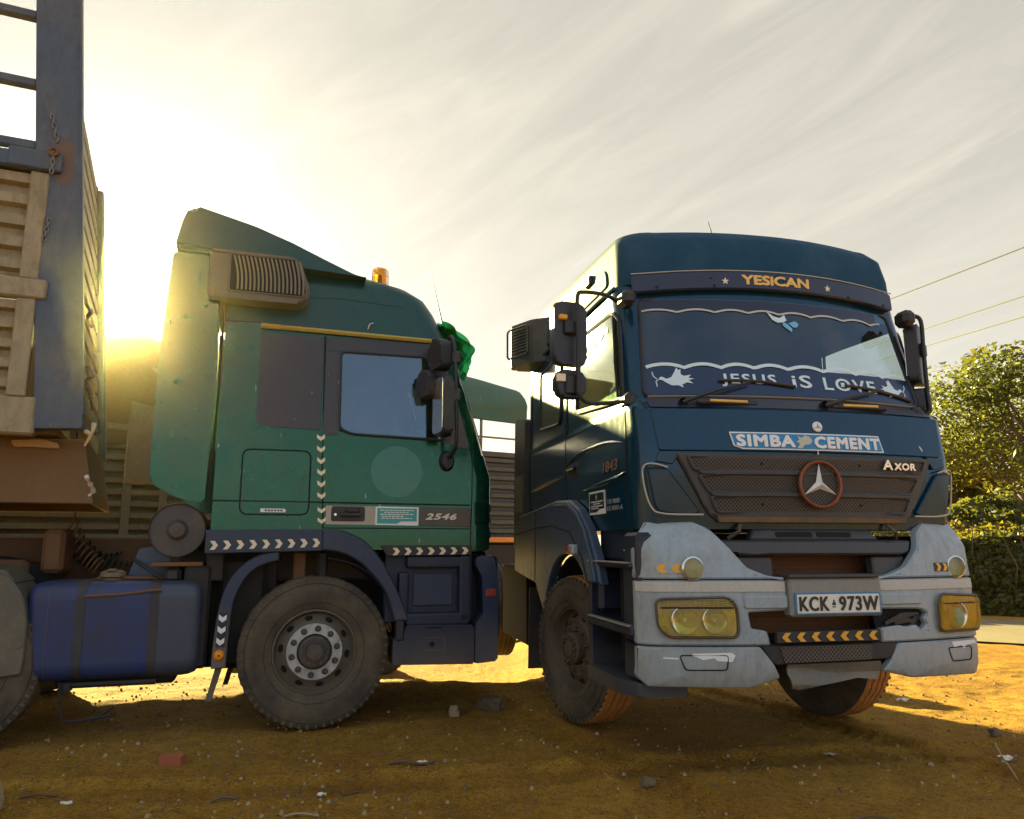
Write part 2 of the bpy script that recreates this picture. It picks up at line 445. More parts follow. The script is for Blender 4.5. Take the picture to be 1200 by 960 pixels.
# ------------------------------------------------------------------ mesh helpers
class B:
    """collects primitives; build() links them as ONE mesh object"""

    def __init__(s):
        s.v, s.f, s.mi = [], [], []
        s.m = 0

    def add(s, vs, fs, xf=None):
        o = len(s.v)
        s.v += [tuple(xf @ Vector(v)) if xf is not None else tuple(v) for v in vs]
        s.f += [tuple(i + o for i in f) for f in fs]
        s.mi += [s.m] * len(fs)
        return s

    def bm(s, bm, xf=None):
        bm.verts.index_update()
        return s.add([v.co[:] for v in bm.verts], [[v.index for v in f.verts] for f in bm.faces], xf)

    def box(s, x0, x1, y0, y1, z0, z1, bev=0.0, xf=None, seg=1):
        bm = bmesh.new()
        bmesh.ops.create_cube(bm, size=1)
        for v in bm.verts:
            v.co = Vector(((x0 + x1) / 2 + v.co.x * (x1 - x0), (y0 + y1) / 2 + v.co.y * (y1 - y0), (z0 + z1) / 2 + v.co.z * (z1 - z0)))
        if bev:
            bev = min(bev, 0.45 * min(abs(x1 - x0), abs(y1 - y0), abs(z1 - z0)))
            bmesh.ops.bevel(bm, geom=bm.edges[:], offset=bev, segments=seg, affect='EDGES', profile=0.5)
        s.bm(bm, xf)
        bm.free()
        return s

    def prism(s, pts, axis, a, b, bev=0.0, xf=None, seg=2):
        """polygon pts in the plane across axis, extruded a..b along it"""
        def P(u, v, w):
            return {'x': (w, u, v), 'y': (u, w, v), 'z': (u, v, w)}[axis]
        bm = bmesh.new()
        A = [bm.verts.new(P(u, v, a)) for u, v in pts]
        C = [bm.verts.new(P(u, v, b)) for u, v in pts]
        n = len(pts)
        fa = bm.faces.new(A)
        fb = bm.faces.new(C[::-1])
        for i in range(n):
            bm.faces.new((A[i], C[i], C[(i + 1) % n], A[(i + 1) % n]))
        if bev:
            es = list(fa.edges) + list(fb.edges)
            bmesh.ops.bevel(bm, geom=es, offset=bev, segments=seg, affect='EDGES', profile=0.5)
        bmesh.ops.recalc_face_normals(bm, faces=bm.faces[:])
        s.bm(bm, xf)
        bm.free()
        return s

    def tube(s, path, r, n=8, xf=None, cap=True):
        P = [Vector(p) for p in path]
        rr = r if isinstance(r, (list, tuple)) else [r] * len(P)
        vs, fs = [], []
        prev = None
        for i, p in enumerate(P):
            t = (P[min(i + 1, len(P) - 1)] - P[max(i - 1, 0)]).normalized()
            if prev is None:
                a = Vector((0, 0, 1)) if abs(t.z) < 0.9 else Vector((1, 0, 0))
                prev = t.cross(a).normalized()
            prev = (prev - t * prev.dot(t)).normalized()
            q = t.cross(prev)
            for k in range(n):
                th = 2 * PI * k / n
                vs.append(p + (prev * math.cos(th) + q * math.sin(th)) * rr[i])
        for i in range(len(P) - 1):
            for k in range(n):
                a, b = i * n + k, i * n + (k + 1) % n
                fs.append((a, b, b + n, a + n))
        if cap:
            fs.append(tuple(range(n))[::-1])
            fs.append(tuple(range((len(P) - 1) * n, len(P) * n)))
        return s.add(vs, fs, xf)

    def lathe(s, prof, n=32, xf=None, closed=False, mod=None):
        """prof [(r, o)] about the local y axis"""
        vs, fs = [], []
        m = len(prof)
        for k in range(n):
            th = 2 * PI * k / n
            for j, (r, o) in enumerate(prof):
                if mod:
                    r = mod(k, j, r)
                vs.append((r * math.cos(th), o, r * math.sin(th)))
        for k in range(n):
            for j in range(m if closed else m - 1):
                a, b = k * m + j, k * m + (j + 1) % m
                c, d = ((k + 1) % n) * m + (j + 1) % m, ((k + 1) % n) * m + j
                fs.append((a, b, c, d))
        return s.add(vs, fs, xf)

    def disc(s, c, r, o, n=20, depth=0.01, xf=None):
        """short cylinder about y at (x, z) centre c from o to o+depth"""
        return s.prism([(c[0] + r * math.cos(2 * PI * k / n), c[1] + r * math.sin(2 * PI * k / n)) for k in range(n)], 'y', o, o + depth, xf=xf)

    def loft(s, rings, cap=True, xf=None, close=True):
        vs = [v for r in rings for v in r]
        n = len(rings[0])
        fs = []
        for i in range(len(rings) - 1):
            for k in range(n if close else n - 1):
                a, b = i * n + k, i * n + (k + 1) % n
                fs.append((a, b, b + n, a + n))
        if cap:
            fs.append(tuple(range(n))[::-1])
            fs.append(tuple(range((len(rings) - 1) * n, len(rings) * n)))
        return s.add(vs, fs, xf)

    def patch(s, poly, surf, off=0.004, thick=0.02, du=None, dv=None, bev=0.0, xf=None):
        """polygon in surface coordinates (u, v) laid on surf(u, v, d) with real thickness"""
        bm = bmesh.new()
        f = bm.faces.new([bm.verts.new((u, v, 0)) for u, v in poly])
        f.normal_update()
        bmesh.ops.triangulate(bm, faces=[f])
        us = [p[0] for p in poly]
        vs = [p[1] for p in poly]
        for st, ax, lo, hi in ((du, 0, min(us), max(us)), (dv, 1, min(vs), max(vs))):
            if not st:
                continue
            n = max(1, int(round((hi - lo) / st)))
            for i in range(1, n):
                c = lo + (hi - lo) * i / n
                co = (c, 0, 0) if ax == 0 else (0, c, 0)
                no = (1, 0, 0) if ax == 0 else (0, 1, 0)
                bmesh.ops.bisect_plane(bm, geom=bm.verts[:] + bm.edges[:] + bm.faces[:], dist=1e-5, plane_co=co, plane_no=no)
        if bev:
            bmesh.ops.inset_region(bm, faces=bm.faces[:], thickness=bev, use_boundary=True, use_even_offset=True)
        bnd = set(v for e in bm.edges if e.is_boundary for v in e.verts)
        top = {}
        for v in bm.verts:
            top[v] = (v.co.x, v.co.y, off - bev if (bev and v in bnd) else off)
        bedges = [tuple(e.verts) for e in bm.edges if e.is_boundary]
        bl = list(bnd)
        faces = bm.faces[:]
        low = {v: bm.verts.new((v.co.x, v.co.y, -1)) for v in bm.verts[:]}
        for v, w in low.items():
            top[w] = (v.co.x, v.co.y, off - thick)
        for f in faces:
            bm.faces.new([low[v] for v in f.verts][::-1])
        for a, b in bedges:
            bm.faces.new((a, b, low[b], low[a]))
        for v, (u, w, d) in top.items():
            v.co = Vector(surf(u, w, d))
        bmesh.ops.recalc_face_normals(bm, faces=bm.faces[:])
        s.bm(bm, xf)
        bm.free()
        return s

    def build(s, name, m, parent=None, ang=35, smooth=True, loc=None):
        me = bpy.data.meshes.new(name)
        me.from_pydata(s.v, [], s.f)
        for mm in (m if isinstance(m, (list, tuple)) else [m]):
            me.materials.append(mm)
        if any(s.mi):
            me.polygons.foreach_set('material_index', s.mi)
        if smooth:
            bm = bmesh.new()
            bm.from_mesh(me)
            for f in bm.faces:
                f.smooth = True
            for e in bm.edges:
                e.smooth = len(e.link_faces) == 2 and e.calc_face_angle(9) < R(ang)
            bm.to_mesh(me)
            bm.free()
        o = bpy.data.objects.new(name, me)
        COL.objects.link(o)
        if smooth and len(s.f) < 4000:
            wn = o.modifiers.new('weighted_normals', 'WEIGHTED_NORMAL')
            wn.keep_sharp = True
            wn.weight = 80
        if parent is not None:
            o.parent = parent
        if loc is not None:
            o.location = loc
        return o


def tag(o, label, cat, group=None):
    o['label'] = label
    o['category'] = cat
    if group:
        o['group'] = group
    return o


def empty(name, label, cat, loc=(0, 0, 0), rz=0.0, group=None):
    o = bpy.data.objects.new(name, None)
    COL.objects.link(o)
    o.location = loc
    o.rotation_euler = (0, 0, rz)
    o.empty_display_size = 0.3
    return tag(o, label, cat, group)


def structure(o):
    o['kind'] = 'structure'
    return o


def stuff(o):
    o['kind'] = 'stuff'
    return o


def cp(o, parent=None, loc=None, rot=None):
    """copy of one object (shares mesh data), linked and parented"""
    c = o.copy()
    COL.objects.link(c)
    if parent is not None:
        c.parent = parent
    if loc is not None:
        c.location = loc
    if rot is not None:
        c.rotation_euler = rot
    return c


def cp_tree(o, parent=None):
    c = cp(o, parent)
    for ch in list(o.children):
        cp_tree(ch, c)
    return c


def rpoly(pts, r, n=5):
    """polygon with rounded corners; r number or list"""
    out = []
    m = len(pts)
    for i, p in enumerate(pts):
        ri = r[i] if isinstance(r, (list, tuple)) else r
        if ri <= 0:
            out.append(p)
            continue
        p = Vector(p)
        a = Vector(pts[i - 1]) - p
        b = Vector(pts[(i + 1) % m]) - p
        d = min(ri, a.length * 0.49, b.length * 0.49)
        a = p + a.normalized() * d
        b = p + b.normalized() * d
        for k in range(n + 1):
            t = k / n
            q = a * (1 - t) ** 2 + p * 2 * t * (1 - t) + b * t * t
            out.append((q.x, q.y))
    return out


def rrect(u0, u1, v0, v1, r, n=5):
    return rpoly([(u0, v0), (u1, v0), (u1, v1), (u0, v1)], r, n)


def arc(cx, cz, r, a0, a1, n=12):
    return [(cx + r * math.cos(R(a0 + (a1 - a0) * k / n)), cz + r * math.sin(R(a0 + (a1 - a0) * k / n))) for k in range(n + 1)]


def smoothpath(pts, n=4):
    """Catmull-Rom through pts"""
    P = [Vector(p) for p in pts]
    out = []
    for i in range(len(P) - 1):
        p0, p1, p2, p3 = P[max(i - 1, 0)], P[i], P[i + 1], P[min(i + 2, len(P) - 1)]
        for k in range(n):
            t = k / n
            out.append(0.5 * ((2 * p1) + (p2 - p0) * t + (2 * p0 - 5 * p1 + 4 * p2 - p3) * t * t + (3 * p1 - p0 - 3 * p2 + p3) * t ** 3))
    out.append(P[-1])
    return out


def text(name, s, rect, surf, m, parent, bold=0.0, off=0.006, thick=0.003, shear=0.0, space=1.0):
    """lettering as thin real letters laid on surf; rect = u0, u1, v0, v1"""
    cu = bpy.data.curves.new(name, 'FONT')
    cu.body = s
    cu.shear = shear
    cu.space_character = space
    cu.resolution_u = 3
    cu.extrude = 0.05
    o = bpy.data.objects.new(name, cu)
    COL.objects.link(o)
    dg = bpy.context.evaluated_depsgraph_get()
    me = bpy.data.meshes.new_from_object(o.evaluated_get(dg))
    bpy.data.objects.remove(o)
    bpy.data.curves.remove(cu)
    xs = [v.co.x for v in me.vertices]
    ys = [v.co.y for v in me.vertices]
    a, b, c, d = min(xs), max(xs), min(ys), max(ys)
    u0, u1, v0, v1 = rect
    bm = bmesh.new()
    h = v1 - v0
    shifts = [(0, 0)] if not bold else [(-bold, 0), (bold, 0), (0, -bold * .8), (0, bold * .8), (-bold * .7, -bold * .6), (bold * .7, bold * .6), (-bold * .7, bold * .6), (bold * .7, -bold * .6)]
    e = bold * h
    for i, (p, q) in enumerate(shifts):
        n0 = len(bm.verts)
        bm.from_mesh(me)
        bm.verts.ensure_lookup_table()
        for v in bm.verts[n0:]:
            s_, t_ = (v.co.x - a) / (b - a), (v.co.y - c) / (d - c)
            u = u0 + e + (u1 - u0 - 2 * e) * s_ + p * h
            w = v0 + e + (v1 - v0 - 2 * e) * t_ + q * h
            v.co = Vector(surf(u, w, (off if v.co.z > 0 else off - thick) + .00025 * i))
    bmesh.ops.recalc_face_normals(bm, faces=bm.faces[:])
    bm.to_mesh(me)
    bm.free()
    me.name = name
    me.materials.clear()
    me.materials.append(m)
    ob = bpy.data.objects.new(name, me)
    COL.objects.link(ob)
    ob.parent = parent
    return ob


class Shell:
    """cab body: plan outlines at several heights lofted into one skin.
    level = (z, x_rear, x_front, half_width, corner_radius, bow)"""
    NF, NC = 14, 6

    def __init__(s, levels, breaks):
        s.L = levels
        s.br = breaks

    def par(s, z):
        L = s.L
        if z <= L[0][0]:
            return L[0]
        for a, b in zip(L, L[1:]):
            if z <= b[0]:
                t = (z - a[0]) / (b[0] - a[0])
                return tuple(p + (q - p) * t for p, q in zip(a, b))
        return L[-1]

    def fx(s, y, z):
        _, xr, xf, hw, r, bow = s.par(z)
        k = hw - r
        ay = abs(y)
        if ay <= k:
            return xf - bow * (ay / k) ** 2
        q = min(1.0, (ay - k) / r)
        return xf - bow - r + r * math.sqrt(max(0, 1 - q * q))

    def sy(s, x, z):
        _, xr, xf, hw, r, bow = s.par(z)
        x0 = xf - bow - r
        if x <= x0:
            return hw
        q = min(1.0, (x - x0) / r)
        return hw - r + r * math.sqrt(max(0, 1 - q * q))

    def front(s, y, z, d):
        e = 0.01
        nx = Vector((1, -(s.fx(y + e, z) - s.fx(y - e, z)) / (2 * e), 0))
        nx.x = max(nx.x, 0.01)
        nx.normalize()
        return (s.fx(y, z) + d * nx.x, y + d * nx.y, z)

    def right(s, x, z, d):
        return (x, -(s.sy(x, z) + d), z)

    def left(s, x, z, d):
        return (x, s.sy(x, z) + d, z)

    def ring(s, lv):
        z, xr, xf, hw, r, bow = lv
        k = hw - r
        x0 = xf - bow - r
        pts = [(xr, -hw)] + [(min(x, x0 - 0.01), -hw) for x in s.br] + [(x0, -hw)]
        for i in range(1, s.NC):
            a = PI / 2 * i / s.NC
            pts.append((x0 + r * math.sin(a), -(k + r * math.cos(a))))
        for i in range(s.NF + 1):
            y = -k + 2 * k * i / s.NF
            pts.append((xf - bow * (y / k) ** 2, y))
        right = [(p[0], p[1]) for p in pts[:len(s.br) + 2 + s.NC - 1]]
        pts += [(x, -y) for x, y in right[::-1]]
        return [(x, y, z) for x, y in pts]

    def build(s, name, m, parent, zs, holes=None, cap=True, ang=40):
        """holes(row, kind, index) -> True removes that face; kinds side, corner, front, rear"""
        rings = [s.ring((z,) + s.par(z)[1:]) for z in zs]
        n = len(rings[0])
        nb = len(s.br) + 1
        b = B()
        vs = [v for r in rings for v in r]
        fs = []
        for i in range(len(rings) - 1):
            for k in range(n):
                if k < nb:
                    kind, idx = 'side', k
                elif k < nb + s.NC:
                    kind, idx = 'corner', k - nb
                elif k < nb + s.NC + s.NF:
                    kind, idx = 'front', k - nb - s.NC
                elif k < nb + 2 * s.NC + s.NF:
                    kind, idx = 'corner', nb + 2 * s.NC + s.NF - 1 - k
                elif k < n - 1:
                    kind, idx = 'side', n - 2 - k
                else:
                    kind, idx = 'rear', 0
                if holes and holes((zs[i] + zs[i + 1]) / 2, kind, idx):
                    continue
                a, c = i * n + k, i * n + (k + 1) % n
                fs.append((a, c, c + n, a + n))
        if cap:
            fs.append(tuple(range(n))[::-1])
            fs.append(tuple(range((len(rings) - 1) * n, len(rings) * n)))
        b.add(vs, fs)
        o = b.build(name, m, parent, ang)
        return o


def stroke(pts, w):
    """flat ribbon polygon following pts with width w (number or list)"""
    P = [Vector(p) for p in pts]
    ww = w if isinstance(w, (list, tuple)) else [w] * len(P)
    l, r = [], []
    for i, p in enumerate(P):
        t = (P[min(i + 1, len(P) - 1)] - P[max(i - 1, 0)]).normalized()
        nn = Vector((-t.y, t.x)) * ww[i] / 2
        l.append(p + nn)
        r.append(p - nn)
    return [(q.x, q.y) for q in l + r[::-1]]


def ribbon(b, pts, w, surf, off, thick=0.003):
    """stroke built quad by quad (safe for wavy lines)"""
    P = [Vector(p) for p in pts]
    l, r = [], []
    for i, p in enumerate(P):
        t = (P[min(i + 1, len(P) - 1)] - P[max(i - 1, 0)]).normalized()
        nn = Vector((-t.y, t.x)) * w / 2
        l.append(p + nn)
        r.append(p - nn)
    vs, fs = [], []
    for a, c in zip(l, r):
        vs += [surf(a.x, a.y, off), surf(c.x, c.y, off), surf(c.x, c.y, off - thick), surf(a.x, a.y, off - thick)]
    for i in range(len(P) - 1):
        o = i * 4
        for k in range(4):
            fs.append((o + k, o + (k + 1) % 4, o + 4 + (k + 1) % 4, o + 4 + k))
    fs.append((0, 1, 2, 3))
    e = (len(P) - 1) * 4
    fs.append((e, e + 1, e + 2, e + 3))
    b.add(vs, fs)
    return b
# ------------------------------------------------------------------ land
def sstep(a, b, t):
    t = max(0.0, min(1.0, (t - a) / (b - a)))
    return t * t * (3 - 2 * t)


TRACKS = ((0.35, 5.6, 0.44, -0.90), (2.6, 5.2, 0.44, -0.90), (-3.5, 4.35, 0.97, 0.12))


def gz(x, y):
    near = 1.0 - sstep(14, 40, math.hypot(x, y - 6))
    h = 0.040 * noise.noise((x * 0.55, y * 0.55, 0.3)) + 0.016 * noise.noise((x * 1.9, y * 1.9, 4.1)) + 0.012 * noise.noise((x * 5, y * 5, 8.7)) + 0.009 * noise.noise((x * 11, y * 11, 2.7)) + 0.006 * max(0, noise.noise((x * 6, y * 6, 7.7))) * (1 if abs(x) < 7 and 3 < y < 11 else 0)
    h += 0.12 * noise.noise((x * 0.06, y * 0.06, 1.7)) * sstep(10, 30, abs(y - 6)) * (1 - sstep(2, 5, x))
    for x0, y0, dx, dy in TRACKS:
        u = (x - x0) * dx + (y - y0) * dy
        v = -(x - x0) * dy + (y - y0) * dx
        v += 0.10 * math.sin(u * 0.7)
        if abs(v) < 0.36:
            k = 1 - sstep(0.13, 0.19, abs(v))
            h += -0.022 * k + 0.016 * (sstep(0.13, 0.20, abs(v)) - sstep(0.22, 0.36, abs(v))) + 0.007 * k * math.sin(u * 2 * PI / 0.11 + abs(v) * 22)
    dip = -0.42 * sstep(7.6, 10.2, y + 0.12 * x) * (1 - sstep(-0.3, 1.6, x)) * (1 - sstep(16, 24, y)) * sstep(-14, -8, x)
    return h * (0.45 + 0.55 * near) - 0.012 + dip


def axis_coords(lo, hi, st, far, g=1.13):
    c = [lo + st * i for i in range(int((hi - lo) / st) + 1)]
    s = st
    a = c[-1]
    while a < far:
        s *= g
        a += s
        c.append(a)
    s = st
    a = c[0]
    pre = []
    while a > -far:
        s *= g
        a -= s
        pre.append(a)
    return pre[::-1] + c


gx_ = axis_coords(-4.4, 5.6, 0.032, 3000)
gy_ = axis_coords(3.3, 9.2, 0.032, 3000)
gv = [(x, y, gz(x, y)) for y in gy_ for x in gx_]
nx_ = len(gx_)
gf = [(j * nx_ + i, j * nx_ + i + 1, (j + 1) * nx_ + i + 1, (j + 1) * nx_ + i) for j in range(len(gy_) - 1) for i in range(nx_ - 1)]
g = B()
g.add(gv, gf)
structure(g.build('ground', DIRT, smooth=True, ang=180))

# road crossing behind on the right
rd = Vector((-0.90, 0.435, 0)).normalized()
rn = Vector((0.435, 0.90, 0)).normalized()
r0 = Vector((6.65, 10.9, 0))
vs, fs = [], []
ts = [-60, -40, -25, -15, -10] + [-8 + 0.5 * k for k in range(33)] + [10, 14, 20, 30, 45, 70]
NW = 8
for t in ts:
    for k in range(NW + 1):
        w = -0.1 + 3.55 * k / NW + (0.06 * noise.noise((t * 1.3, k, 0)) if k in (0, NW) else 0)
        p = r0 + rd * t + rn * w
        vs.append((p.x, p.y, max(gz(p.x, p.y), -0.4) + 0.02))
for i in range(len(ts) - 1):
    for k in range(NW):
        a = i * (NW + 1) + k
        fs.append((a, a + 1, a + NW + 2, a + NW + 1))
rb = B()
rb.add(vs, fs)
structure(rb.build('road', ROADM, ang=180))

# loose grit and pebbles scattered over the near dirt
rng = random.Random(11)
pb = B()
for i in range(15000):
    d = 3.3 + 5.5 * rng.random() ** 1.6
    x = (rng.random() * 1.7 - 0.85) * d
    y = d
    cl_ = noise.noise((x * 0.9, y * 0.9, 3.3))
    if rng.random() > 0.55 + 0.8 * cl_:
        continue
    r = 0.0028 + 0.013 * rng.random() ** 5
    z = gz(x, y)
    a0 = rng.random() * 6
    ring = []
    for k in range(5):
        th = a0 + k * 2 * PI / 5
        rr = r * (0.7 + 0.6 * rng.random())
        ring.append((x + rr * math.cos(th), y + rr * math.sin(th), z - r * 0.1))
    ring2 = [(x + (p[0] - x) * 0.6, y + (p[1] - y) * 0.6, z + r * (0.6 + 0.5 * rng.random())) for p in ring]
    pb.m = 0 if rng.random() < 0.35 else (1 if rng.random() < 0.65 else 2)
    pb.add(ring + ring2, [(k, (k + 1) % 5, 5 + (k + 1) % 5, 5 + k) for k in range(5)] + [(5, 6, 7, 8, 9)])
stuff(pb.build('gravel', [STONED, STONEM, TRAILU], ang=20))


def rock(name, x, y, sx, sy_, sz, m, label, seed, rot=0.0, sink=0.25, cat='stone', cut=None):
    bm = bmesh.new()
    bmesh.ops.create_icosphere(bm, subdivisions=3, radius=1)
    for v in bm.verts:
        q = v.co.normalized()
        k = 1 + 0.5 * noise.noise(q * 1.3 + Vector((seed, 0, 0))) + 0.12 * noise.noise(q * 3.7 + Vector((0, seed, 0)))
        c = q * k
        c = Vector((max(-0.98, min(0.95, c.x)), max(-1.0, min(0.9, c.y)), max(-0.9, min(0.85, c.z))))
        v.co = Vector((c.x * sx, c.y * sy_, c.z * sz))
    b = B().bm(bm)
    bm.free()
    o = b.build(name, m, ang=28)
    o.location = (x, y, gz(x, y) + sz * (0.75 - sink))
    o.rotation_euler = (0, 0, rot)
    return tag(o, label, cat)


rock('stone', -2.60, 4.02, 0.10, 0.10, 0.15, STONEM, 'pale rounded stone at the bottom left edge of the yard', 2.0)
rock('stone', -0.18, 6.72, 0.125, 0.10, 0.085, STONED, 'brown lump of stone on the dirt between the two cabs', 5.0)
rock('stone', -0.46, 6.42, 0.045, 0.04, 0.06, STONEM, 'small upright pale stone in front of the brown lump', 7.0)
rock('stone', 3.30, 5.55, 0.04, 0.035, 0.035, STONED, 'dark pebble in the shade near the right edge', 3.0)
rock('stone', 0.75, 4.55, 0.045, 0.035, 0.03, STONED, 'dark flat pebble on the open dirt in the middle foreground', 9.0)
bk = B()
bk.prism(rpoly([(-0.085, -0.05), (0.075, -0.055), (0.09, 0.02), (0.085, 0.05), (-0.02, 0.058), (-0.08, 0.045)], 0.008), 'z', 0, 0.075, 0.008)
bo = bk.build('brick', BRICKM)
bo.location = (-2.07, 4.98, gz(-2.07, 4.98) - 0.01)
bo.scale = (.82, .82, .82)
bo.rotation_euler = (R(4), R(-3), R(8))
tag(bo, 'broken piece of red brick lying on the dirt before the green truck', 'brick')


def twig(pts, r, label, m=TWIG, name='twig', cat='twig'):
    P = [(x, y, gz(x, y) + z) for x, y, z in pts]
    o = B().tube(smoothpath(P, 3), r, 6).build(name, m)
    return tag(o, label, cat)


twig([(-2.62, 4.38, .01), (-2.55, 4.40, .018), (-2.44, 4.42, .01)], 0.007, 'dark twig lying right of the pale stone')
twig([(-1.55, 4.23, .01), (-1.5, 4.25, .02), (-1.42, 4.24, .012)], 0.008, 'short dark stick left of the bent root')
twig([(-0.75, 4.98, .01), (-0.66, 5.0, .02), (-0.55, 4.97, .012), (-0.46, 5.0, .02)], 0.009, 'dark stick beside the white scrap under the gap between cabs')
twig([(-1.12, 4.05, .008), (-1.06, 4.1, .015), (-0.95, 4.06, .01)], 0.006, 'thin pale stick in the foreground dirt', STONEM)
twig([(-0.92, 4.45, .01), (-0.84, 4.52, .02), (-0.78, 4.44, .01)], 0.006, 'forked brown twig near the middle foreground')
twig([(1.42, 4.78, .008), (1.5, 4.85, .015), (1.58, 4.98, .012)], 0.006, 'thin twig pointing at the right truck wheel')
twig([(1.62, 3.95, .008), (1.72, 4.0, .015), (1.84, 3.98, .01)], 0.006, 'twig on the dirt below the number plate')
twig([(2.9, 4.7, .01), (2.95, 4.95, .06), (2.97, 5.0, .09)], 0.005, 'upright grass stalk in the shade near the right edge', STONEM, 'stalk', 'stalk')


def scrap(x, y, s, label, m=LITTER, seed=1):
    rg = random.Random(seed)
    vs, fs = [], []
    n = 5
    for i in range(n):
        for j in range(n):
            vs.append((x + (i / (n - 1) - .5) * s * (1 + .3 * rg.random()), y + (j / (n - 1) - .5) * s * .8, gz(x, y) + 0.012 + s * .3 * rg.random()))
    for i in range(n - 1):
        for j in range(n - 1):
            fs.append((i * n + j, i * n + j + 1, (i + 1) * n + j + 1, (i + 1) * n + j))
    b = B()
    b.add(vs, fs)
    vs2 = [(a, b_, c - 0.003) for a, b_, c in vs]
    b.add(vs2, [f[::-1] for f in fs])
    o = b.build('paper_scrap', m)
    return tag(o, label, 'litter')


scrap(-0.55, 5.0, 0.05, 'white crumpled scrap beside a dark stick between the trucks', seed=2)
scrap(-1.0, 4.32, 0.04, 'white scrap in the middle of the foreground left of centre', seed=3)
scrap(-2.33, 4.3, 0.05, 'crumpled pale scrap near the bottom left stone', seed=4)
scrap(3.02, 4.98, 0.07, 'white torn scrap at the foot of a grass stalk on the right', seed=5)
scrap(2.02, 5.2, 0.05, 'small white scrap in the shade below the bumper', seed=6)
scrap(3.35, 6.9, 0.08, 'white scrap on the sunlit dirt right of the bumper', seed=8)


# ------------------------------------------------------------------ trees, hedge
def leaf_cloud(b, c, rad, n, size, rng, flat=0.8, jitter=0.35):
    for _ in range(n):
        while True:
            q = Vector((rng.uniform(-1, 1), rng.uniform(-1, 1), rng.uniform(-1, 1)))
            if 0.05 < q.length < 1:
                break
        q = q.normalized() * (q.length ** 0.45)
        q *= 1 + jitter * noise.noise(q * 2.3 + Vector(c))
        p = Vector((c[0] + q.x * rad, c[1] + q.y * rad, c[2] + q.z * rad * flat))
        s = size * rng.uniform(0.6, 1.3)
        a = Vector((rng.gauss(0, 1), rng.gauss(0, 1), rng.gauss(0, 0.6))).normalized()
        u = a.cross(Vector((rng.gauss(0, 1), rng.gauss(0, 1), rng.gauss(0, 1)))).normalized()
        b.add([p - a * s, p + u * s * 0.42, p + a * s, p - u * s * 0.42], [(0, 1, 2, 3)])


def tree(x, y, h, spread, label, seed, leaf=0.13, per=330, nclump=46, squash=0.75, trunk_r=0.22, low=0.30):
    rng = random.Random(seed)
    root = empty('broadleaf_tree', label, 'tree', (x, y, gz(x, y)), 0, 'trees beyond the hedge')
    tb = B()
    top = Vector((0.25, 0.1, h * 0.62))
    main = smoothpath([(0, 0, -0.2), (0.06, 0.03, h * 0.2), (0.0, 0.1, h * 0.4), tuple(top)], 5)
    tb.tube(main, [trunk_r * (1 - 0.72 * i / (len(main) - 1)) for i in range(len(main))], 10)
    tb.build('trunk', BARK, root)
    lb, fb = B(), B()
    for k in range(nclump):
        th = rng.random() * 2 * PI
        el = rng.uniform(-0.35, 1.0)
        rr = spread * rng.uniform(0.45, 1.0) * math.sqrt(max(0.12, 1 - (el - 0.1) ** 2 * 0.8))
        c = Vector((rr * math.cos(th), rr * math.sin(th), h * (low + 0.28) + el * h * (0.72 - low) * squash * 0.9))
        s = main[rng.randrange(len(main) // 3, len(main))]
        mid = s.lerp(c, 0.5) + Vector((0, 0, -0.15 * rng.random()))
        pts = smoothpath([tuple(s), tuple(mid), tuple(c)], 3)
        lb.tube(pts, [0.042 * (1 - 0.8 * i / (len(pts) - 1)) * (h / 8) + 0.008 for i in range(len(pts))], 5)
        leaf_cloud(fb, c, spread * rng.uniform(0.19, 0.31), per, leaf, rng)
    lb.build('limbs', BARK, root)
    fb.build('crown', LEAF, root, smooth=False)
    return root


tree(13.7, 20.0, 6.5, 3.0, 'tall leafy tree with sky showing through, behind the hedge on the right', 3, leaf=0.088, per=300, nclump=58, squash=0.85)
tree(13.6, 25.0, 5.6, 2.3, 'smaller tree close to the right cab mirror, behind the tall tree', 5, leaf=0.11, per=300, nclump=46)
tree(10.9, 17.6, 2.8, 1.25, 'low bright bush rising just over the hedge top', 8, leaf=0.10, per=170, nclump=22, trunk_r=0.07, low=0.15)
tree(19.5, 23.0, 7.6, 3.4, 'tree at the far right running out of the frame', 12, leaf=0.13, per=190, nclump=46)


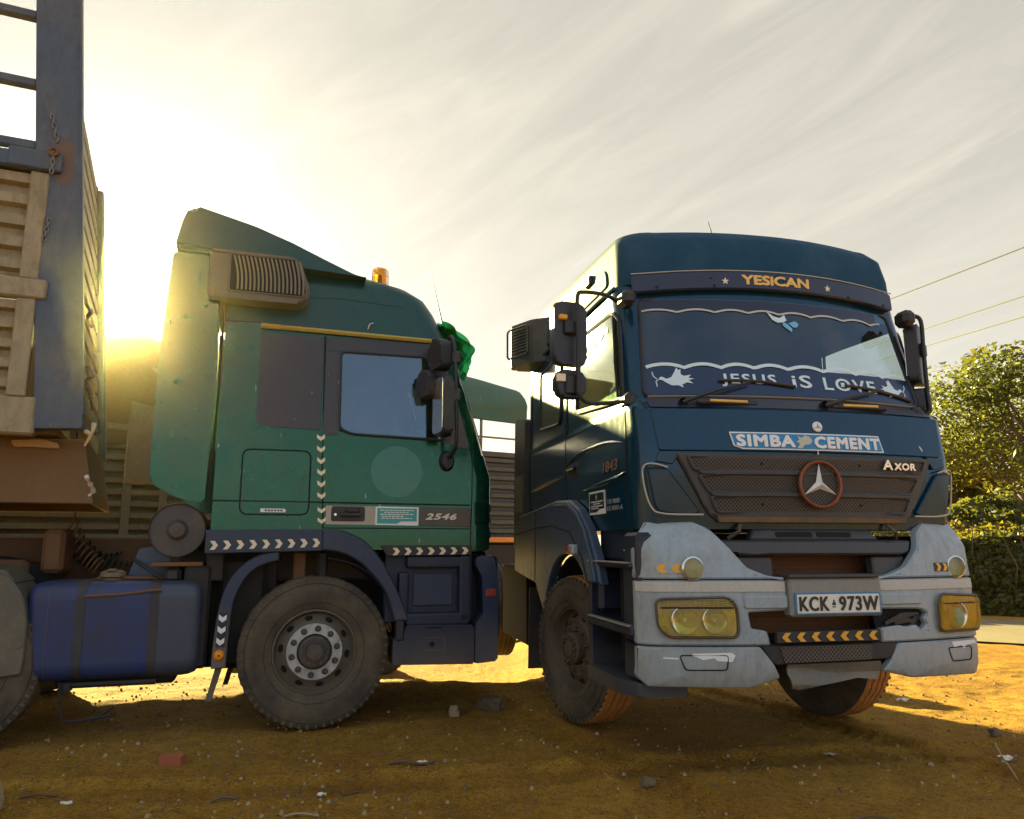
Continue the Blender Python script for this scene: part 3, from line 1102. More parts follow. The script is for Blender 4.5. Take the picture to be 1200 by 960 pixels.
def hedge():
    rng = random.Random(21)
    root = empty('hedge', 'long clipped hedge with sunlit yellow top along the far side of the road', 'hedge', (9.0, 14.85, gz(9.0, 14.85)), math.atan2(0.435, -0.90))
    fb, sb = B(), B()
    L0, L1 = -9.0, 7.5
    depth = 3.3

    def top(t):
        return 1.42 + 0.16 * noise.noise((t * 0.5, 0, 9)) + 0.10 * noise.noise((t * 1.7, 3, 2))
    # local x along the hedge, local -y is away from the road (rotated frame)
    n = 44000
    for _ in range(n):
        t = rng.uniform(L0, L1)
        hh = top(t)
        k = rng.random()
        if k < 0.48:       # front face
            z = hh * rng.random() ** .8
            y = -0.95 * (z / hh) ** 1.3 + 0.34 * noise.noise((t * 1.6, z * 1.6, 5)) + 0.10 * noise.noise((t * 4, z * 4, 7)) + rng.gauss(0, 0.05)
        elif k < 0.92:      # top
            y = -rng.uniform(.75, depth + .3)
            z = hh + .19 * (-y - .75) + 0.24 * noise.noise((t * 1.3, y * 1.3, 1)) + 0.08 * noise.noise((t * 6, y * 6, 4)) + rng.gauss(0, 0.03)
        else:
            y = -depth - .3 + rng.gauss(0, 0.07)
            z = rng.uniform(0.3, hh + .5)
        s = 0.062 * rng.uniform(0.6, 1.6)
        a = Vector((rng.gauss(0, 1), rng.gauss(0, 1), rng.gauss(0, 0.8))).normalized()
        u = a.cross(Vector((rng.gauss(0, 1), rng.gauss(0, 1), rng.gauss(0, 1)))).normalized()
        p = Vector((t, y, z))
        fb.add([p - a * s, p + u * s * 0.5, p + a * s, p - u * s * 0.5], [(0, 1, 2, 3)])
    fb.build('foliage', LEAFH, root, smooth=False)
    for k in range(170):
        t = rng.uniform(L0, L1)
        y = -rng.uniform(0.15, depth - 0.2)
        sb.tube([(t, y, -0.1), (t + rng.gauss(0, .12), y + rng.gauss(0, .1), 0.9), (t + rng.gauss(0, .2), y + rng.gauss(0, .15), 1.75)], [0.022, 0.014, 0.006], 5)
    sb.build('stems', BARK, root)
    # dense inner twig mass that keeps daylight from passing through
    ib = B()
    rings = []
    for i in range(34):
        t = L0 + 0.3 + (L1 - L0 - 0.6) * i / 33
        hh = top(t) - 0.22
        rings.append([(t, -0.38 + .05 * noise.noise((t, 1, 1)), -0.1), (t, -0.70, hh * 0.5), (t, -1.25, hh), (t, -depth + 0.15, hh + .5), (t, -depth + 0.25, hh * 0.5), (t, -depth + 0.25, -0.1)])
    ib.loft(rings)
    ib.build('inner_growth', LEAFH, root)


hedge()


# ------------------------------------------------------------------ power lines
def pray(px, py, d):
    """point at distance d (depth) that the survey sights at px, py"""
    a, b = (px - 600) / 900.0, -(py - 480) / 900.0
    c, s = math.cos(R(9.957)), math.sin(R(9.957))
    v = Vector((a, c - b * s, s + b * c))
    return Vector((0, 0, CAM_H)) + v * (d / v.y)


cab_lines = [((1040, 352), (1200, 290), 'topmost power cable, rising steeply from behind the right cab'),
             ((1085, 385), (1200, 347), 'second power cable from the top, passing behind the left-hand cab mirror'),
             ((1090, 404), (1200, 371), 'third power cable from the top, close under the second one'),
             ((1095, 435), (1200, 412), 'lowest power cable, meeting the top of the tall tree')]
for i, (a, b_, lab) in enumerate(cab_lines):
    p, q = pray(*a, 34), pray(*b_, 26)
    p2, q2 = p + (p - q) * 0.9, q + (q - p) * 3.0
    pts = []
    for k in range(25):
        t = k / 24
        w = p2.lerp(q2, t)
        pts.append(tuple(w))
    tag(B().tube(pts, 0.023, 6).build('power_cable', CABLE), lab, 'cable', 'power cables in the sky')
# ------------------------------------------------------------------ wheels
def tyre_profile(w=0.30, rad=0.54):
    k = rad / 0.54
    side = [(.297, .040), (.304, .022), (.330, .010), (.375, .001), (.425, .0), (.470, .006), (.505, .018), (.522, .028), (.533, .040)]
    tread = [(.540, .052), (.540, .088), (.526, .092), (.526, .101), (.540, .105), (.541, .143), (.527, .147)]
    half = side + tread
    other = [(r, w - o) for r, o in half[::-1]]
    return [(r * k, o) for r, o in half + other]


def make_wheel(parent, loc, yaw, rim_m, nut_m, tread_m, ring_m=None, convex=0.02, hubm=None, left=False):
    """outer face towards -y; the wheel object is the steel rim, its pieces are sub-parts"""
    b = B()
    b.lathe([(.298, .050), (.300, .030), (.290, .026), (.282, .040), (.276, .080), (.262, .095), (.250, .092), (.222, .074), (.205, .060),
             (.198, .055), (.196, .056 - convex), (.125, .056 - convex), (.122, .085), (.10, .10), (.10, .20), (.285, .20), (.298, .27)], 48)
    w = b.build('wheel', rim_m, parent)
    w.location = loc
    w.rotation_euler = (0, 0, yaw)
    prof = tyre_profile()
    nt_ = len(prof)

    def mod(k, j, r):
        if 8 <= j <= nt_ - 9 and r > .538:
            if j in (9, 8, nt_ - 10, nt_ - 9) and k % 2 == 0:
                return r - .012
            if k % 4 == 0:
                return r - .006
        return r
    tb = B()
    tb.lathe(prof, 112, mod=mod, closed=True)
    # tread faces take the second material
    for i in range(len(tb.f)):
        j = i % nt_
        tb.mi[i] = 1 if 7 <= j <= nt_ - 10 else 0
    # raised lettering bands / ribs on the sidewall
    tb.m = 0
    for rr in (.355, .488):
        tb.lathe([(rr - .004, .012 if rr > .4 else .006), (rr, .004 if rr > .4 else -.001), (rr + .004, .012 if rr > .4 else .006)], 64)
    for k in range(56):
        xf = Matrix.Rotation(2 * PI * (k + .5) / 56, 4, 'Y') @ Matrix.Translation((.512, .014, 0))
        tb.m = 0
        tb.box(-.016, .016, -.002, .02, -.011, .011, xf=xf)
    # moulded blocks of maker's lettering, too worn to read
    for a0 in (.5, 2.6, 4.7):
        for k in range(9):
            tb.box(-.010, .010, -.0035, .01, -.007, .007, xf=Matrix.Rotation(a0 + k * .062, 4, 'Y') @ Matrix.Translation((.425, .0, 0)))
    tb.build('tyre', [TYRE, tread_m], w, 30)
    if ring_m:
        B().lathe([(.199, .0585 - convex), (.199, .053 - convex), (.126, .053 - convex), (.126, .0585 - convex)], 48).build('painted_ring', ring_m, w)
    n0 = None
    for k in range(10):
        a = 2 * PI * k / 10 + 0.2
        if n0 is None:
            nb_ = B()
            nb_.lathe([(.0, -.032), (.010, -.032), (.013, -.028), (.014, -.006), (.023, -.004), (.024, .004), (0.0, .006)], 12)
            n0 = nb_.build('lug_nut', nut_m, w)
            o = n0
        else:
            o = cp(n0, w)
        o.location = (.163 * math.cos(a), .054 - convex, .163 * math.sin(a))
    h0 = None
    for k in range(10):
        a = 2 * PI * (k + .5) / 10 + 0.2
        if h0 is None:
            vb = B()
            ring = [(.028 * math.cos(t * PI / 8), .019 * math.sin(t * PI / 8)) for t in range(16)]
            vb.prism(ring, 'y', -.004, .002)
            h0 = vb.build('vent_hole', DARK, w)
            o = h0
        else:
            o = cp(h0, w)
        o.location = (.238 * math.cos(a), .080, .238 * math.sin(a))
        o.rotation_euler = (0, -a + PI / 2, 0)
        o.rotation_euler = (Matrix.Rotation(-a + PI / 2, 3, 'Y') @ Matrix.Rotation(R(-32), 3, 'X')).to_euler()
    hb = B()
    hb.lathe([(0, -.020), (.050, -.020), (.060, -.014), (.062, .0), (.100, .004), (.112, .012), (.118, .04), (.118, .09)], 32)
    for k in range(12):
        a = 2 * PI * k / 12
        hb.lathe([(0, -.018), (.011, -.018), (.012, .004)], 8, xf=Matrix.Translation((.086 * math.cos(a), 0, .086 * math.sin(a))))
    hb.build('hub', hubm or rim_m, w)
    return w


def chevron_row(parent, n, p0, p1, h, surf, m, off, direction=1, horizontal=True, name='reflector_chevron', fill=0.62):
    """arrow chips laid in a row; p0..p1 is the run in surface coordinates"""
    P0, P1 = Vector(p0), Vector(p1)
    d = (P1 - P0)
    L = d.length / n
    d.normalize()
    nrm = Vector((-d.y, d.x))
    for i in range(n):
        c = P0 + d * L * (i + .5)
        w, t = L * fill, L * 0.26 * direction
        pts = [(-w / 2, -h / 2), (w / 2 - abs(t), -h / 2), (w / 2, 0), (w / 2 - abs(t), h / 2), (-w / 2, h / 2), (-w / 2 + abs(t), 0)]
        if direction < 0:
            pts = [(-a, b) for a, b in pts][::-1]
        poly = [(c.x + d.x * a + nrm.x * b, c.y + d.y * a + nrm.y * b) for a, b in pts]
        B().patch(poly, surf, off, 0.004).build(name, m, parent)


# ------------------------------------------------------------------ the right-hand truck
RT = empty('tractor_truck', 'dark teal truck facing the camera with grey bumper and blue sign on its bonnet',
           'truck', (1.549, 6.175, 0), R(-78))
BR_R = [-1.05, -.35, -.2, .08, .6, .95]
RS = Shell([(1.40, -1.5, 1.46, 1.09, .13, .09), (1.86, -1.5, 1.49, 1.10, .13, .09), (2.13, -1.5, 1.46, 1.10, .13, .10),
            (2.22, -1.5, 1.38, 1.085, .11, .15), (2.92, -1.5, 1.20, 1.075, .13, .15), (3.04, -1.5, 1.18, 1.07, .13, .15)], BR_R)


def r_holes(z, kind, i):
    if 2.31 < z < 2.86:
        if kind == 'front':
            return True
        if kind == 'side' and i in (4, 5, 6):
            return True
    return False


RS.build('cab', TEAL, RT, [1.40, 1.5, 1.7, 1.86, 2.0, 2.13, 2.165, 2.22, 2.31, 2.5, 2.7, 2.86, 2.92, 3.04], r_holes)

ROOF_R = Shell([(3.035, -1.48, 1.235, 1.055, .16, .16), (3.20, -1.47, 1.225, 1.05, .16, .16), (3.36, -1.45, 1.18, 1.035, .17, .15), (3.44, -1.40, 1.10, .995, .19, .14),
                (3.495, -1.3, .97, .93, .21, .12), (3.525, -1.1, .77, .80, .24, .09), (3.53, -.9, .5, .6, .26, .07)], [-.6, 0, .4])
rf = ROOF_R.build('roof', TEALTOP, RT, [3.035, 3.12, 3.20, 3.28, 3.36, 3.40, 3.44, 3.47, 3.495, 3.515, 3.53], ang=50)
for v in rf.data.vertices:
    v.co.z += max(0, (v.co.z - 3.05) / .4) * 0.05 * max(0, 1.05 - v.co.x)
# raised side panel, rain gutter and marker lamp on the roof side
B().patch(rpoly([(-1.2, 3.10), (.78, 3.10), (.74, 3.24), (.3, 3.33), (-.95, 3.36), (-1.2, 3.25)], .06), ROOF_R.right, 0.012, 0.02, du=.2, bev=.008).build('roof_side_panel', TEALTOP, RT)
B().tube([RS.right(x, 3.03, .012) for x in (-1.4, -.8, -.2, .3, .7, .95)], .014, 6).build('rain_gutter', TEAL, RT)
B().box(.32, .44, -1.085, -1.03, 3.23, 3.31, .015).build('side_marker', BLACK, RT)
B().tube([(.45, .0, 3.48), (.40, -.02, 3.66), (.36, -.05, 3.86)], [.007, .005, .003], 6).build('roof_aerial', BLACK, RT)

# windscreen, seal, tint band, visor
wsp = rpoly([(-.99, 2.235), (.99, 2.235), (.935, 2.925), (-.935, 2.925)], .05)
wb = B().patch(wsp, RS.front, .006, .006, du=.1, dv=.1)
wind = wb.build('windscreen', GLASS, RT)
B().tube([RS.front(u, v, .004) for u, v in wsp + wsp[:1]], .014, 6, cap=False).build('windscreen_seal', BLACK, RT)
B().patch([(-.94, 2.835), (.80, 2.835), (.82, 2.92), (-.93, 2.92)], RS.front, .009, .002, du=.1).build('tint_band', SIGNB and surf_mat('navy tint band', (.010, .016, .040), .3), wind)
B().patch([(-.98, 2.24), (.98, 2.24), (.965, 2.425), (-.965, 2.425)], RS.front, .009, .002, du=.1).build('lower_tint_band', surf_mat('blue tint band', (.010, .030, .085), .25, vary=.05), wind)
VIS = [(y, 3.125 - .03 * y * y) for y in [-.98 + .098 * i for i in range(21)]] + [(y, 2.995 - .035 * y * y) for y in [.98 - .098 * i for i in range(21)]]
B().patch(rpoly(VIS, [0.03 if i in (0, 20, 21, 41) else 0 for i in range(42)]), RS.front, .050, .05, du=.1, bev=.010).build('sun_visor', surf_mat('navy visor', (.014, .024, .058), .35, DUST, .15), RT)
vs_ = [o for o in RT.children if o.name.startswith('sun_visor')][0]
B().tube([RS.front(y, 3.126 - .03 * y * y, .048) for y in [-.98 + .098 * i for i in range(21)]], .004, 6).build('visor_edge', STRIPE, vs_)
text('lettering', 'YESiCAN', (-.265, .225, 3.025, 3.097), lambda u, v, d: RS.front(u, v - .03 * u * u, d), surf_mat('gold lettering', (.80, .52, .12), .45, vary=.1), vs_, bold=.07, off=.056)


def star5(b, cu, cv, r, surf, off):
    pts = [(cu + (r if k % 2 == 0 else r * .42) * math.sin(k * PI / 5), cv + (r if k % 2 == 0 else r * .42) * math.cos(k * PI / 5)) for k in range(10)]
    return b.patch(pts, surf, off, .004)


for yy in (-.375, .375):
    star5(B(), yy, 3.045, .026, RS.front, .056).build('star', CREAM, vs_)
for yy, zz in ((-.82, 3.0), (-.47, 3.06), (-.45, 3.01), (.50, 3.05), (.55, 3.0), (.88, 2.99)):
    B().patch([(yy + .011 * math.cos(k), zz + .011 * math.sin(k)) for k in range(6)], RS.front, .053, .004).build('screw', DARK, vs_)

# white painted decoration on the glass
def wave(z0, amp, y0, y1, seed):
    pts = []
    n = 72
    rg = random.Random(seed)
    ph = 0
    for i in range(n + 1):
        y = y0 + (y1 - y0) * i / n
        pts.append((y, z0 + amp * (2 * abs(math.sin(PI * (y - y0) / .24 + .3 + .25 * math.sin(5 * y + seed))) ** .8 - 1)))
    return pts


ribbon(B(), wave(2.835, .012, -.935, .84, 1), .013, RS.front, .013).build('painted_wave', surf_mat('grey white paint line', (.50, .50, .46), .5), wind)
ribbon(B(), wave(2.437, .014, -.955, .92, 2), .022, RS.front, .013).build('painted_wave', PALEB, wind)
LETW = PALEB
text('lettering', 'JESUS', (-.50, -.14, 2.295, 2.385), RS.front, LETW, wind, bold=.03, off=.013, space=1.2)
text('lettering', 'iS', (-.03, .11, 2.30, 2.39), RS.front, LETW, wind, bold=.03, off=.013, space=1.1)
text('lettering', 'LOVE', (.20, .62, 2.295, 2.385), RS.front, LETW, wind, bold=.03, off=.013, space=1.2)
# small square drawn inside the O
B().patch([(.335, 2.325), (.365, 2.325), (.365, 2.355), (.335, 2.355)], RS.front, .0135, .003).build('inner_square', LETW, wind)


def dove(cy, cz, s, flip, m, name='painted_dove'):
    pts = [(-.50, .05), (-.42, .14), (-.34, .12), (-.25, .06), (-.10, .12), (.02, .30), (.10, .46), (.14, .36), (.22, .40), (.20, .22), (.30, .16), (.52, .20),
           (.42, .10), (.60, .06), (.42, .02), (.55, -.10), (.36, -.06), (.20, -.14), (.24, -.24), (.08, -.16), (-.12, -.16), (-.28, -.06), (-.38, .02)]
    B().patch([(cy + flip * a * s, cz + b * s) for a, b in (pts if flip > 0 else pts[::-1])], RS.front, .013, .003).build(name, m, wind)
    ribbon(B(), [(cy + flip * -.5 * s, cz + .04 * s), (cy + flip * -.58 * s, cz - .02 * s), (cy + flip * -.56 * s, cz - .2 * s)], .006, RS.front, .013).build('painted_sprig', m, wind)
    ribbon(B(), [(cy + flip * -.54 * s, cz + .06 * s), (cy + flip * -.64 * s, cz + .16 * s), (cy + flip * -.66 * s, cz + .3 * s)], .006, RS.front, .013).build('painted_sprig', m, wind)


dove(-.79, 2.335, .20, 1, PALEB)
dove(.78, 2.325, .19, -1, PALEB)
# blue bird sticker high on the glass
bl = B()
for poly in ([(-.105, 2.845), (-.06, 2.81), (-.02, 2.80), (.0, 2.77), (-.04, 2.765), (-.075, 2.785)],
             [(.02, 2.825), (-.02, 2.80), (.0, 2.77), (.03, 2.785)],
             [(.0, 2.775), (.035, 2.755), (.06, 2.725), (.05, 2.70), (.03, 2.715), (-.005, 2.745)],
             [(.04, 2.765), (.09, 2.785), (.115, 2.765), (.10, 2.74), (.07, 2.735)]):
    bl.patch(poly, RS.front, .0135, .003)
bl.mi = [1 if i < len(bl.f) * .45 else 0 for i in range(len(bl.f))]
bl.build('bird_sticker', [LBLUE, PALEB], wind)

# bonnet flap with sign and badge
hood = B().patch(rpoly([(-1.005, 2.135), (-.975, 1.865), (.975, 1.865), (1.005, 2.135)], .02), RS.front, .016, .03, du=.1, dv=.09, bev=.007).build('bonnet_flap', TEAL, RT)
pl = rpoly([(-.545, 1.985), (.475, 1.985), (.50, 1.878), (-.47, 1.878), (-.525, 1.898)], .004)
sg = B().patch(pl, RS.front, .024, .006, du=.12).build('sign', WHITE, hood)
B().patch(rpoly([(-.535, 1.977), (.467, 1.977), (.488, 1.886), (-.466, 1.886), (-.515, 1.902)], .004), RS.front, .027, .005, du=.12).build('sign_face', SIGNB, sg)
text('lettering', 'SIMBA', (-.508, -.130, 1.892, 1.971), RS.front, WHITE, sg, bold=.075, off=.031, space=1.12)
text('lettering', 'CEMENT', (.0, .472, 1.890, 1.969), RS.front, WHITE, sg, bold=.075, off=.031, space=1.12)
B().patch([(-.115, 1.965), (-.08, 1.955), (-.06, 1.97), (-.03, 1.962), (-.012, 1.94), (-.03, 1.915), (-.07, 1.91), (-.085, 1.89), (-.12, 1.89), (-.10, 1.915), (-.12, 1.93), (-.10, 1.945)],
          RS.front, .031, .003).build('emblem', surf_mat('sand emblem', (.52, .50, .38), .5), sg)
bd = B().patch([(.04 + .033 * math.cos(k * PI / 10), 2.03 + .033 * math.sin(k * PI / 10)) for k in range(20)], RS.front, .028, .012, bev=.004).build('round_badge', WHITE, hood)


def tristar(b, cy, cz, r, w, surf, off, thick):
    for k in range(3):
        a = PI / 2 + k * 2 * PI / 3
        tip = (cy + r * math.cos(a), cz + r * math.sin(a))
        l_ = (cy + w * math.cos(a - PI / 3), cz + w * math.sin(a - PI / 3))
        r_ = (cy + w * math.cos(a + PI / 3), cz + w * math.sin(a + PI / 3))
        b.add([surf(cy, cz, off + thick), surf(*l_, off), surf(*tip, off + .3 * thick), surf(*r_, off)], [(0, 1, 2), (0, 2, 3)])
    return b


tristar(B(), .04, 2.03, .026, .006, RS.front, .029, .004).build('badge_star', SILVER, bd)
B().patch([(.80, 1.93), (.82, 1.90), (.826, 1.905), (.808, 1.935)], RS.front, .018, .003).build('paint_chip', CREAM, hood)
B().patch([(.02, 1.855), (.028, 1.855), (.026, 1.885), (.022, 1.885)], RS.front, .019, .003).build('paint_chip', CREAM, hood)

# cowl under the windscreen: black strip, light bars, wipers
cw = B().patch(rpoly([(-1.0, 2.145), (1.0, 2.145), (.985, 2.225), (-.985, 2.225)], .01), RS.front, .008, .02, du=.1).build('wiper_cowl', surf_mat('grey blue cowl', (.032, .038, .058), .45, DUST, .3), RT)
B().tube([RS.front(y, 2.228, .012) for y in [-.97 + .097 * i for i in range(21)]], .008, 6).build('cowl_lip', STRIPE and surf_mat('brown grey lip', (.20, .16, .11), .5), cw)
for y0 in (-.62, .29):
    lb_ = B().box(0, .04, y0 - .10, y0 + .31, 2.158, 2.196, .012, xf=Matrix.Translation((RS.fx(y0 + .1, 2.17) - .005, 0, 0))).build('light_bar', BLACK, cw)
    B().box(.035, .047, y0 - .02, y0 + .235, 2.176, 2.192, .004, xf=Matrix.Translation((RS.fx(y0 + .1, 2.17) - .005, 0, 0))).build('bar_lens', surf_mat('gold lens', (.75, .48, .07), .35), lb_)
for (py_, tip0, tip1) in ((-.79, (-.52, 2.335), (-.02, 2.305)), (.13, (.36, 2.335), (.93, 2.27))):
    wp = B()
    pv = RS.front(py_, 2.175, .02)
    wp.lathe([(0, -.02), (.022, -.018), (.028, .0), (.028, .02)], 14, xf=Matrix.Translation(pv) @ Matrix.Rotation(-PI / 2, 4, 'Z'))
    mid = ((tip0[0] + tip1[0]) / 2 - .06, (tip0[1] + tip1[1]) / 2)
    wp.tube([RS.front(py_, 2.175, .035), RS.front((py_ + mid[0]) / 2, (2.175 + mid[1]) / 2 + .01, .055), RS.front(*mid, .042)], [.014, .011, .008], 6)
    wo_ = wp.build('wiper', BLACK, RT)
    B().tube([RS.front(tip0[0] + (tip1[0] - tip0[0]) * k / 8, tip0[1] + (tip1[1] - tip0[1]) * k / 8 + .012 * math.sin(PI * k / 8), .022) for k in range(9)], .010, 6).build('wiper_blade', surf_mat('brown wiper rubber', (.05, .032, .02), .6), wo_)

# grille
gr = B()
gr.patch(rpoly([(-.885, 1.852), (.885, 1.852), (.66, 1.435), (-.66, 1.435)], [.02, .02, .10, .10]), RS.front, .030, .06, du=.1, dv=.1, bev=.012)
grille = gr.build('grille', GRILLE, RT)
RWS = [(1.762, 1.822, .80, .765), (1.628, 1.706, .735, .675), (1.508, 1.580, .665, .625)]
for (z0, z1, w1, w0) in RWS:
    B().patch(rpoly([(-w0, z0), (w0, z0), (w1, z1), (-w1, z1)], .02), RS.front, .033, .004, du=.1).build('mesh_panel', MESHM, grille)
    ed = rpoly([(-w0 - .012, z0 - .01), (w0 + .012, z0 - .01), (w1 + .012, z1 + .01), (-w1 - .012, z1 + .01)], .02)
    B().tube([RS.front(u, v, .036) for u, v in ed + ed[:1]], .011, 6, cap=False).build('mesh_rim', GRILLE, grille)
for zz, ww in ((1.734, .76), (1.604, .69)):
    B().patch(rpoly([(-ww + .03, zz - .014), (ww - .03, zz - .014), (ww, zz + .012), (-ww, zz + .012)], .008), RS.front, .052, .03, du=.1, bev=.006).build('grille_bar', GRILLE, grille)
B().patch(rpoly([(-.63, 1.437), (.63, 1.437), (.645, 1.472), (-.645, 1.472)], .01), RS.front, .044, .02, du=.1, bev=.004).build('rusty_lip', surf_mat('rust streaked lip', (.075, .058, .035), .6, (.30, .14, .03), .9, 7.0), grille)
for yy in (-.36, .30):
    for zz in (1.545, 1.79):
        B().patch([(yy + .009 * math.cos(k), zz + .009 * math.sin(k)) for k in range(6)], RS.front, .037, .006).build('clip', DARK, grille)
# three-pointed emblem in a ring
sx_, sz_ = 0.0, 1.668
eb = B()
em = B().tube([(RS.fx(0, 1.668) + .066, sx_ + .137 * math.cos(k * PI / 20), sz_ + .137 * math.sin(k * PI / 20)) for k in range(41)], .011, 8, cap=False).build('emblem_ring', COPPER, grille)
B().patch([(sx_ + .125 * math.cos(k * PI / 16), sz_ + .125 * math.sin(k * PI / 16)) for k in range(32)], lambda u, v, d: (RS.fx(0, 1.668) + d, u, v), .052, .01).build('emblem_disc', MESHM, em)
tristar(B(), sx_, sz_, .128, .027, lambda u, v, d: (RS.fx(0, 1.668) + d, u, v), .057, .022).build('emblem_star', surf_mat('bright star', (.72, .70, .64), .3, vary=.1, metal=.15), em)
B().lathe([(0, .0), (.012, .0), (.012, .02)], 12, xf=Matrix.Translation((RS.fx(0, 1.668) + .055, 0, sz_)) @ Matrix.Rotation(PI / 2, 4, 'Z')).build('emblem_boss', CHROME, em)
text('lettering', 'A', (.46, .535, 1.768, 1.832), RS.front, CHROME, grille, bold=.05, off=.052, thick=.012)
text('lettering', 'XOR', (.545, .715, 1.768, 1.815), RS.front, CHROME, grille, bold=.07, space=1.1, off=.052, thick=.012)

# corner lamps beside the grille with pale edging
for s in (-1, 1):
    cl_ = rpoly([(s * 1.045, 1.775), (s * .925, 1.755), (s * .735, 1.50), (s * .80, 1.478), (s * 1.0, 1.50)], [.03, .03, .02, .03, .06])
    if s > 0:
        cl_ = cl_[::-1]
    lp = B().patch(cl_, RS.front, .024, .03, du=.06, bev=.008).build('corner_lamp', TEAL, RT)
    e = smoothpath([(s * .93, 1.765), (s * 1.04, 1.785), (s * 1.055, 1.70), (s * 1.02, 1.53), (s * .95, 1.49), (s * .72, 1.485)], 5)
    B().tube([RS.front(q.x, q.y, .026) for q in [Vector((p[0], p[1], 0)) for p in [(a.x, a.y) for a in e]]], .0055, 6).build('lamp_edging', STRIPE, lp)
    B().patch(rpoly([(s * .84, 1.865), (s * .98, 1.865), (s * 1.0, 1.80), (s * .90, 1.785)] if s < 0 else [(s * .90, 1.785), (s * 1.0, 1.80), (s * .98, 1.865), (s * .84, 1.865)], .01), RS.front, .018, .02, bev=.004).build('chin_panel', TEAL, RT)

# ---------------- bumper
BS = Shell([(.50, .9, 1.575, 1.15, .15, .14), (.60, .9, 1.61, 1.15, .15, .14), (1.05, .9, 1.61, 1.15, .15, .14), (1.30, .9, 1.585, 1.15, .15, .14), (1.45, .9, 1.50, 1.13, .16, .14)], [])
bf = BS.front
bumper_parts = {
    'lower_left': [(-1.149, .735), (-1.149, .56), (-1.10, .515), (-.52, .505), (-.36, .56), (-.40, .64), (-.475, .735)],
    'lower_right': [(.42, .735), (.36, .64), (.30, .58), (.52, .53), (1.08, .515), (1.149, .56), (1.149, .735)],
    'mid_left': [(-1.149, 1.105), (-1.149, .743), (-.41, .743), (-.43, .82), (-.52, .835), (-.535, .925), (-.30, .935), (-.30, 1.105)],
    'mid_right': [(.30, 1.105), (.30, .935), (.52, .93), (.62, .925), (.665, .90), (.63, .87), (.655, .835), (.60, .80), (.575, .835), (.50, .825), (.44, .835), (.34, .828), (.30, .82), (.30, .743), (1.149, .743), (1.149, 1.105)],
    'horn_left': [(-1.149, 1.112), (-.30, 1.112), (-.42, 1.135), (-.52, 1.175), (-.60, 1.27), (-.70, 1.40), (-.79, 1.445), (-1.06, 1.445), (-1.12, 1.36), (-1.149, 1.28)],
    'horn_right': [(.30, 1.112), (1.149, 1.112), (1.149, 1.28), (1.12, 1.36), (1.06, 1.445), (.79, 1.445), (.72, 1.40), (.64, 1.27), (.54, 1.175), (.42, 1.135)],
}
bmain = None
for nm, poly in bumper_parts.items():
    o = B().patch(rpoly(poly, .012, 2), bf, .0, .05, du=.06, dv=.08, bev=.010).build('bumper_panel', BUMP, RT)
    if nm == 'mid_left':
        bmain = o
# closed sides and dark core of the bumper
for s in (-1, 1):
    for z0, z1 in ((.53, .735), (.745, 1.28)):
        B().box(1.10, 1.325, s * 1.115 - (.05 if s > 0 else 0), s * 1.115 + (.05 if s < 0 else 0), z0, z1, .01).build('bumper_side', NAVYD, RT)
B().box(.85, 1.30, -1.05, 1.05, .56, 1.36, .02).build('bumper_core', DARK, RT)
rad = B()
rad.box(1.305, 1.33, -.52, .42, .78, 1.30)
for k in range(17):
    rad.box(1.33, 1.345, -.50, .40, .80 + .03 * k, .812 + .03 * k)
stuff(rad.build('radiator_core', RAD, RT))
# pale stripes
for y0, y1 in ((-1.14, -.31), (.31, 1.14)):
    B().patch([(y0, 1.04), (y1, 1.04), (y1, 1.098), (y0, 1.098)], bf, .006, .008, du=.06, bev=.002).build('bumper_stripe', STRIPE, RT)
# recessed step panels either side of the plate
B().patch(rrect(-.56, -.30, .945, 1.02, .02), bf, .012, .014, du=.08, bev=.008).build('raised_panel', BUMP, RT)
B().patch(rrect(.30, .62, .955, 1.025, .02), bf, .012, .014, du=.08, bev=.008).build('raised_panel', BUMP, RT)
B().patch([(-1.149, 1.106), (1.149, 1.106), (1.149, 1.112), (-1.149, 1.112)], bf, -.01, .02, du=.1).build('panel_gap', DARK, RT)
# plate bracket and number plate
xp = 1.632
flat = lambda u, v, d: (xp + d, u, v)
br = B().box(xp - .09, xp, -.30, .295, .90, 1.115, .012).build('plate_bracket', surf_mat('dusty plate bracket', (.24, .24, .21), .6, DUST, .6), RT)
B().box(xp - .10, xp + .012, -.31, .28, 1.118, 1.138, .006).build('bracket_top', GRILLE, br)
for k in range(20):
    pass
pn = B().patch(rrect(-.277, .277, .912, 1.036, .008), flat, .010, .010, bev=.002).build('number_plate', PLATEB, RT)
B().patch(rrect(-.266, .266, .922, 1.026, .006), flat, .012, .004).build('plate_face', surf_mat('cream plate face', (.74, .71, .60), .4, DUST, .2), pn)
text('lettering', 'KCK', (-.255, -.065, .932, 1.016), flat, INK, pn, bold=.035, off=.016, space=1.12)
text('lettering', '973W', (.0, .258, .932, 1.016), flat, INK, pn, bold=.035, off=.016, space=1.12)
cr = B()
cr.patch([(-.045, .965), (-.02, .965), (-.024, .982), (-.041, .982)], flat, .014, .003)
cr.patch([(-.040, .985), (-.025, .985), (-.032, .998)], flat, .014, .003)
cr.patch([(-.044, .952), (-.021, .952), (-.021, .958), (-.044, .958)], flat, .014, .003)
cr.build('plate_crest', INK, pn)
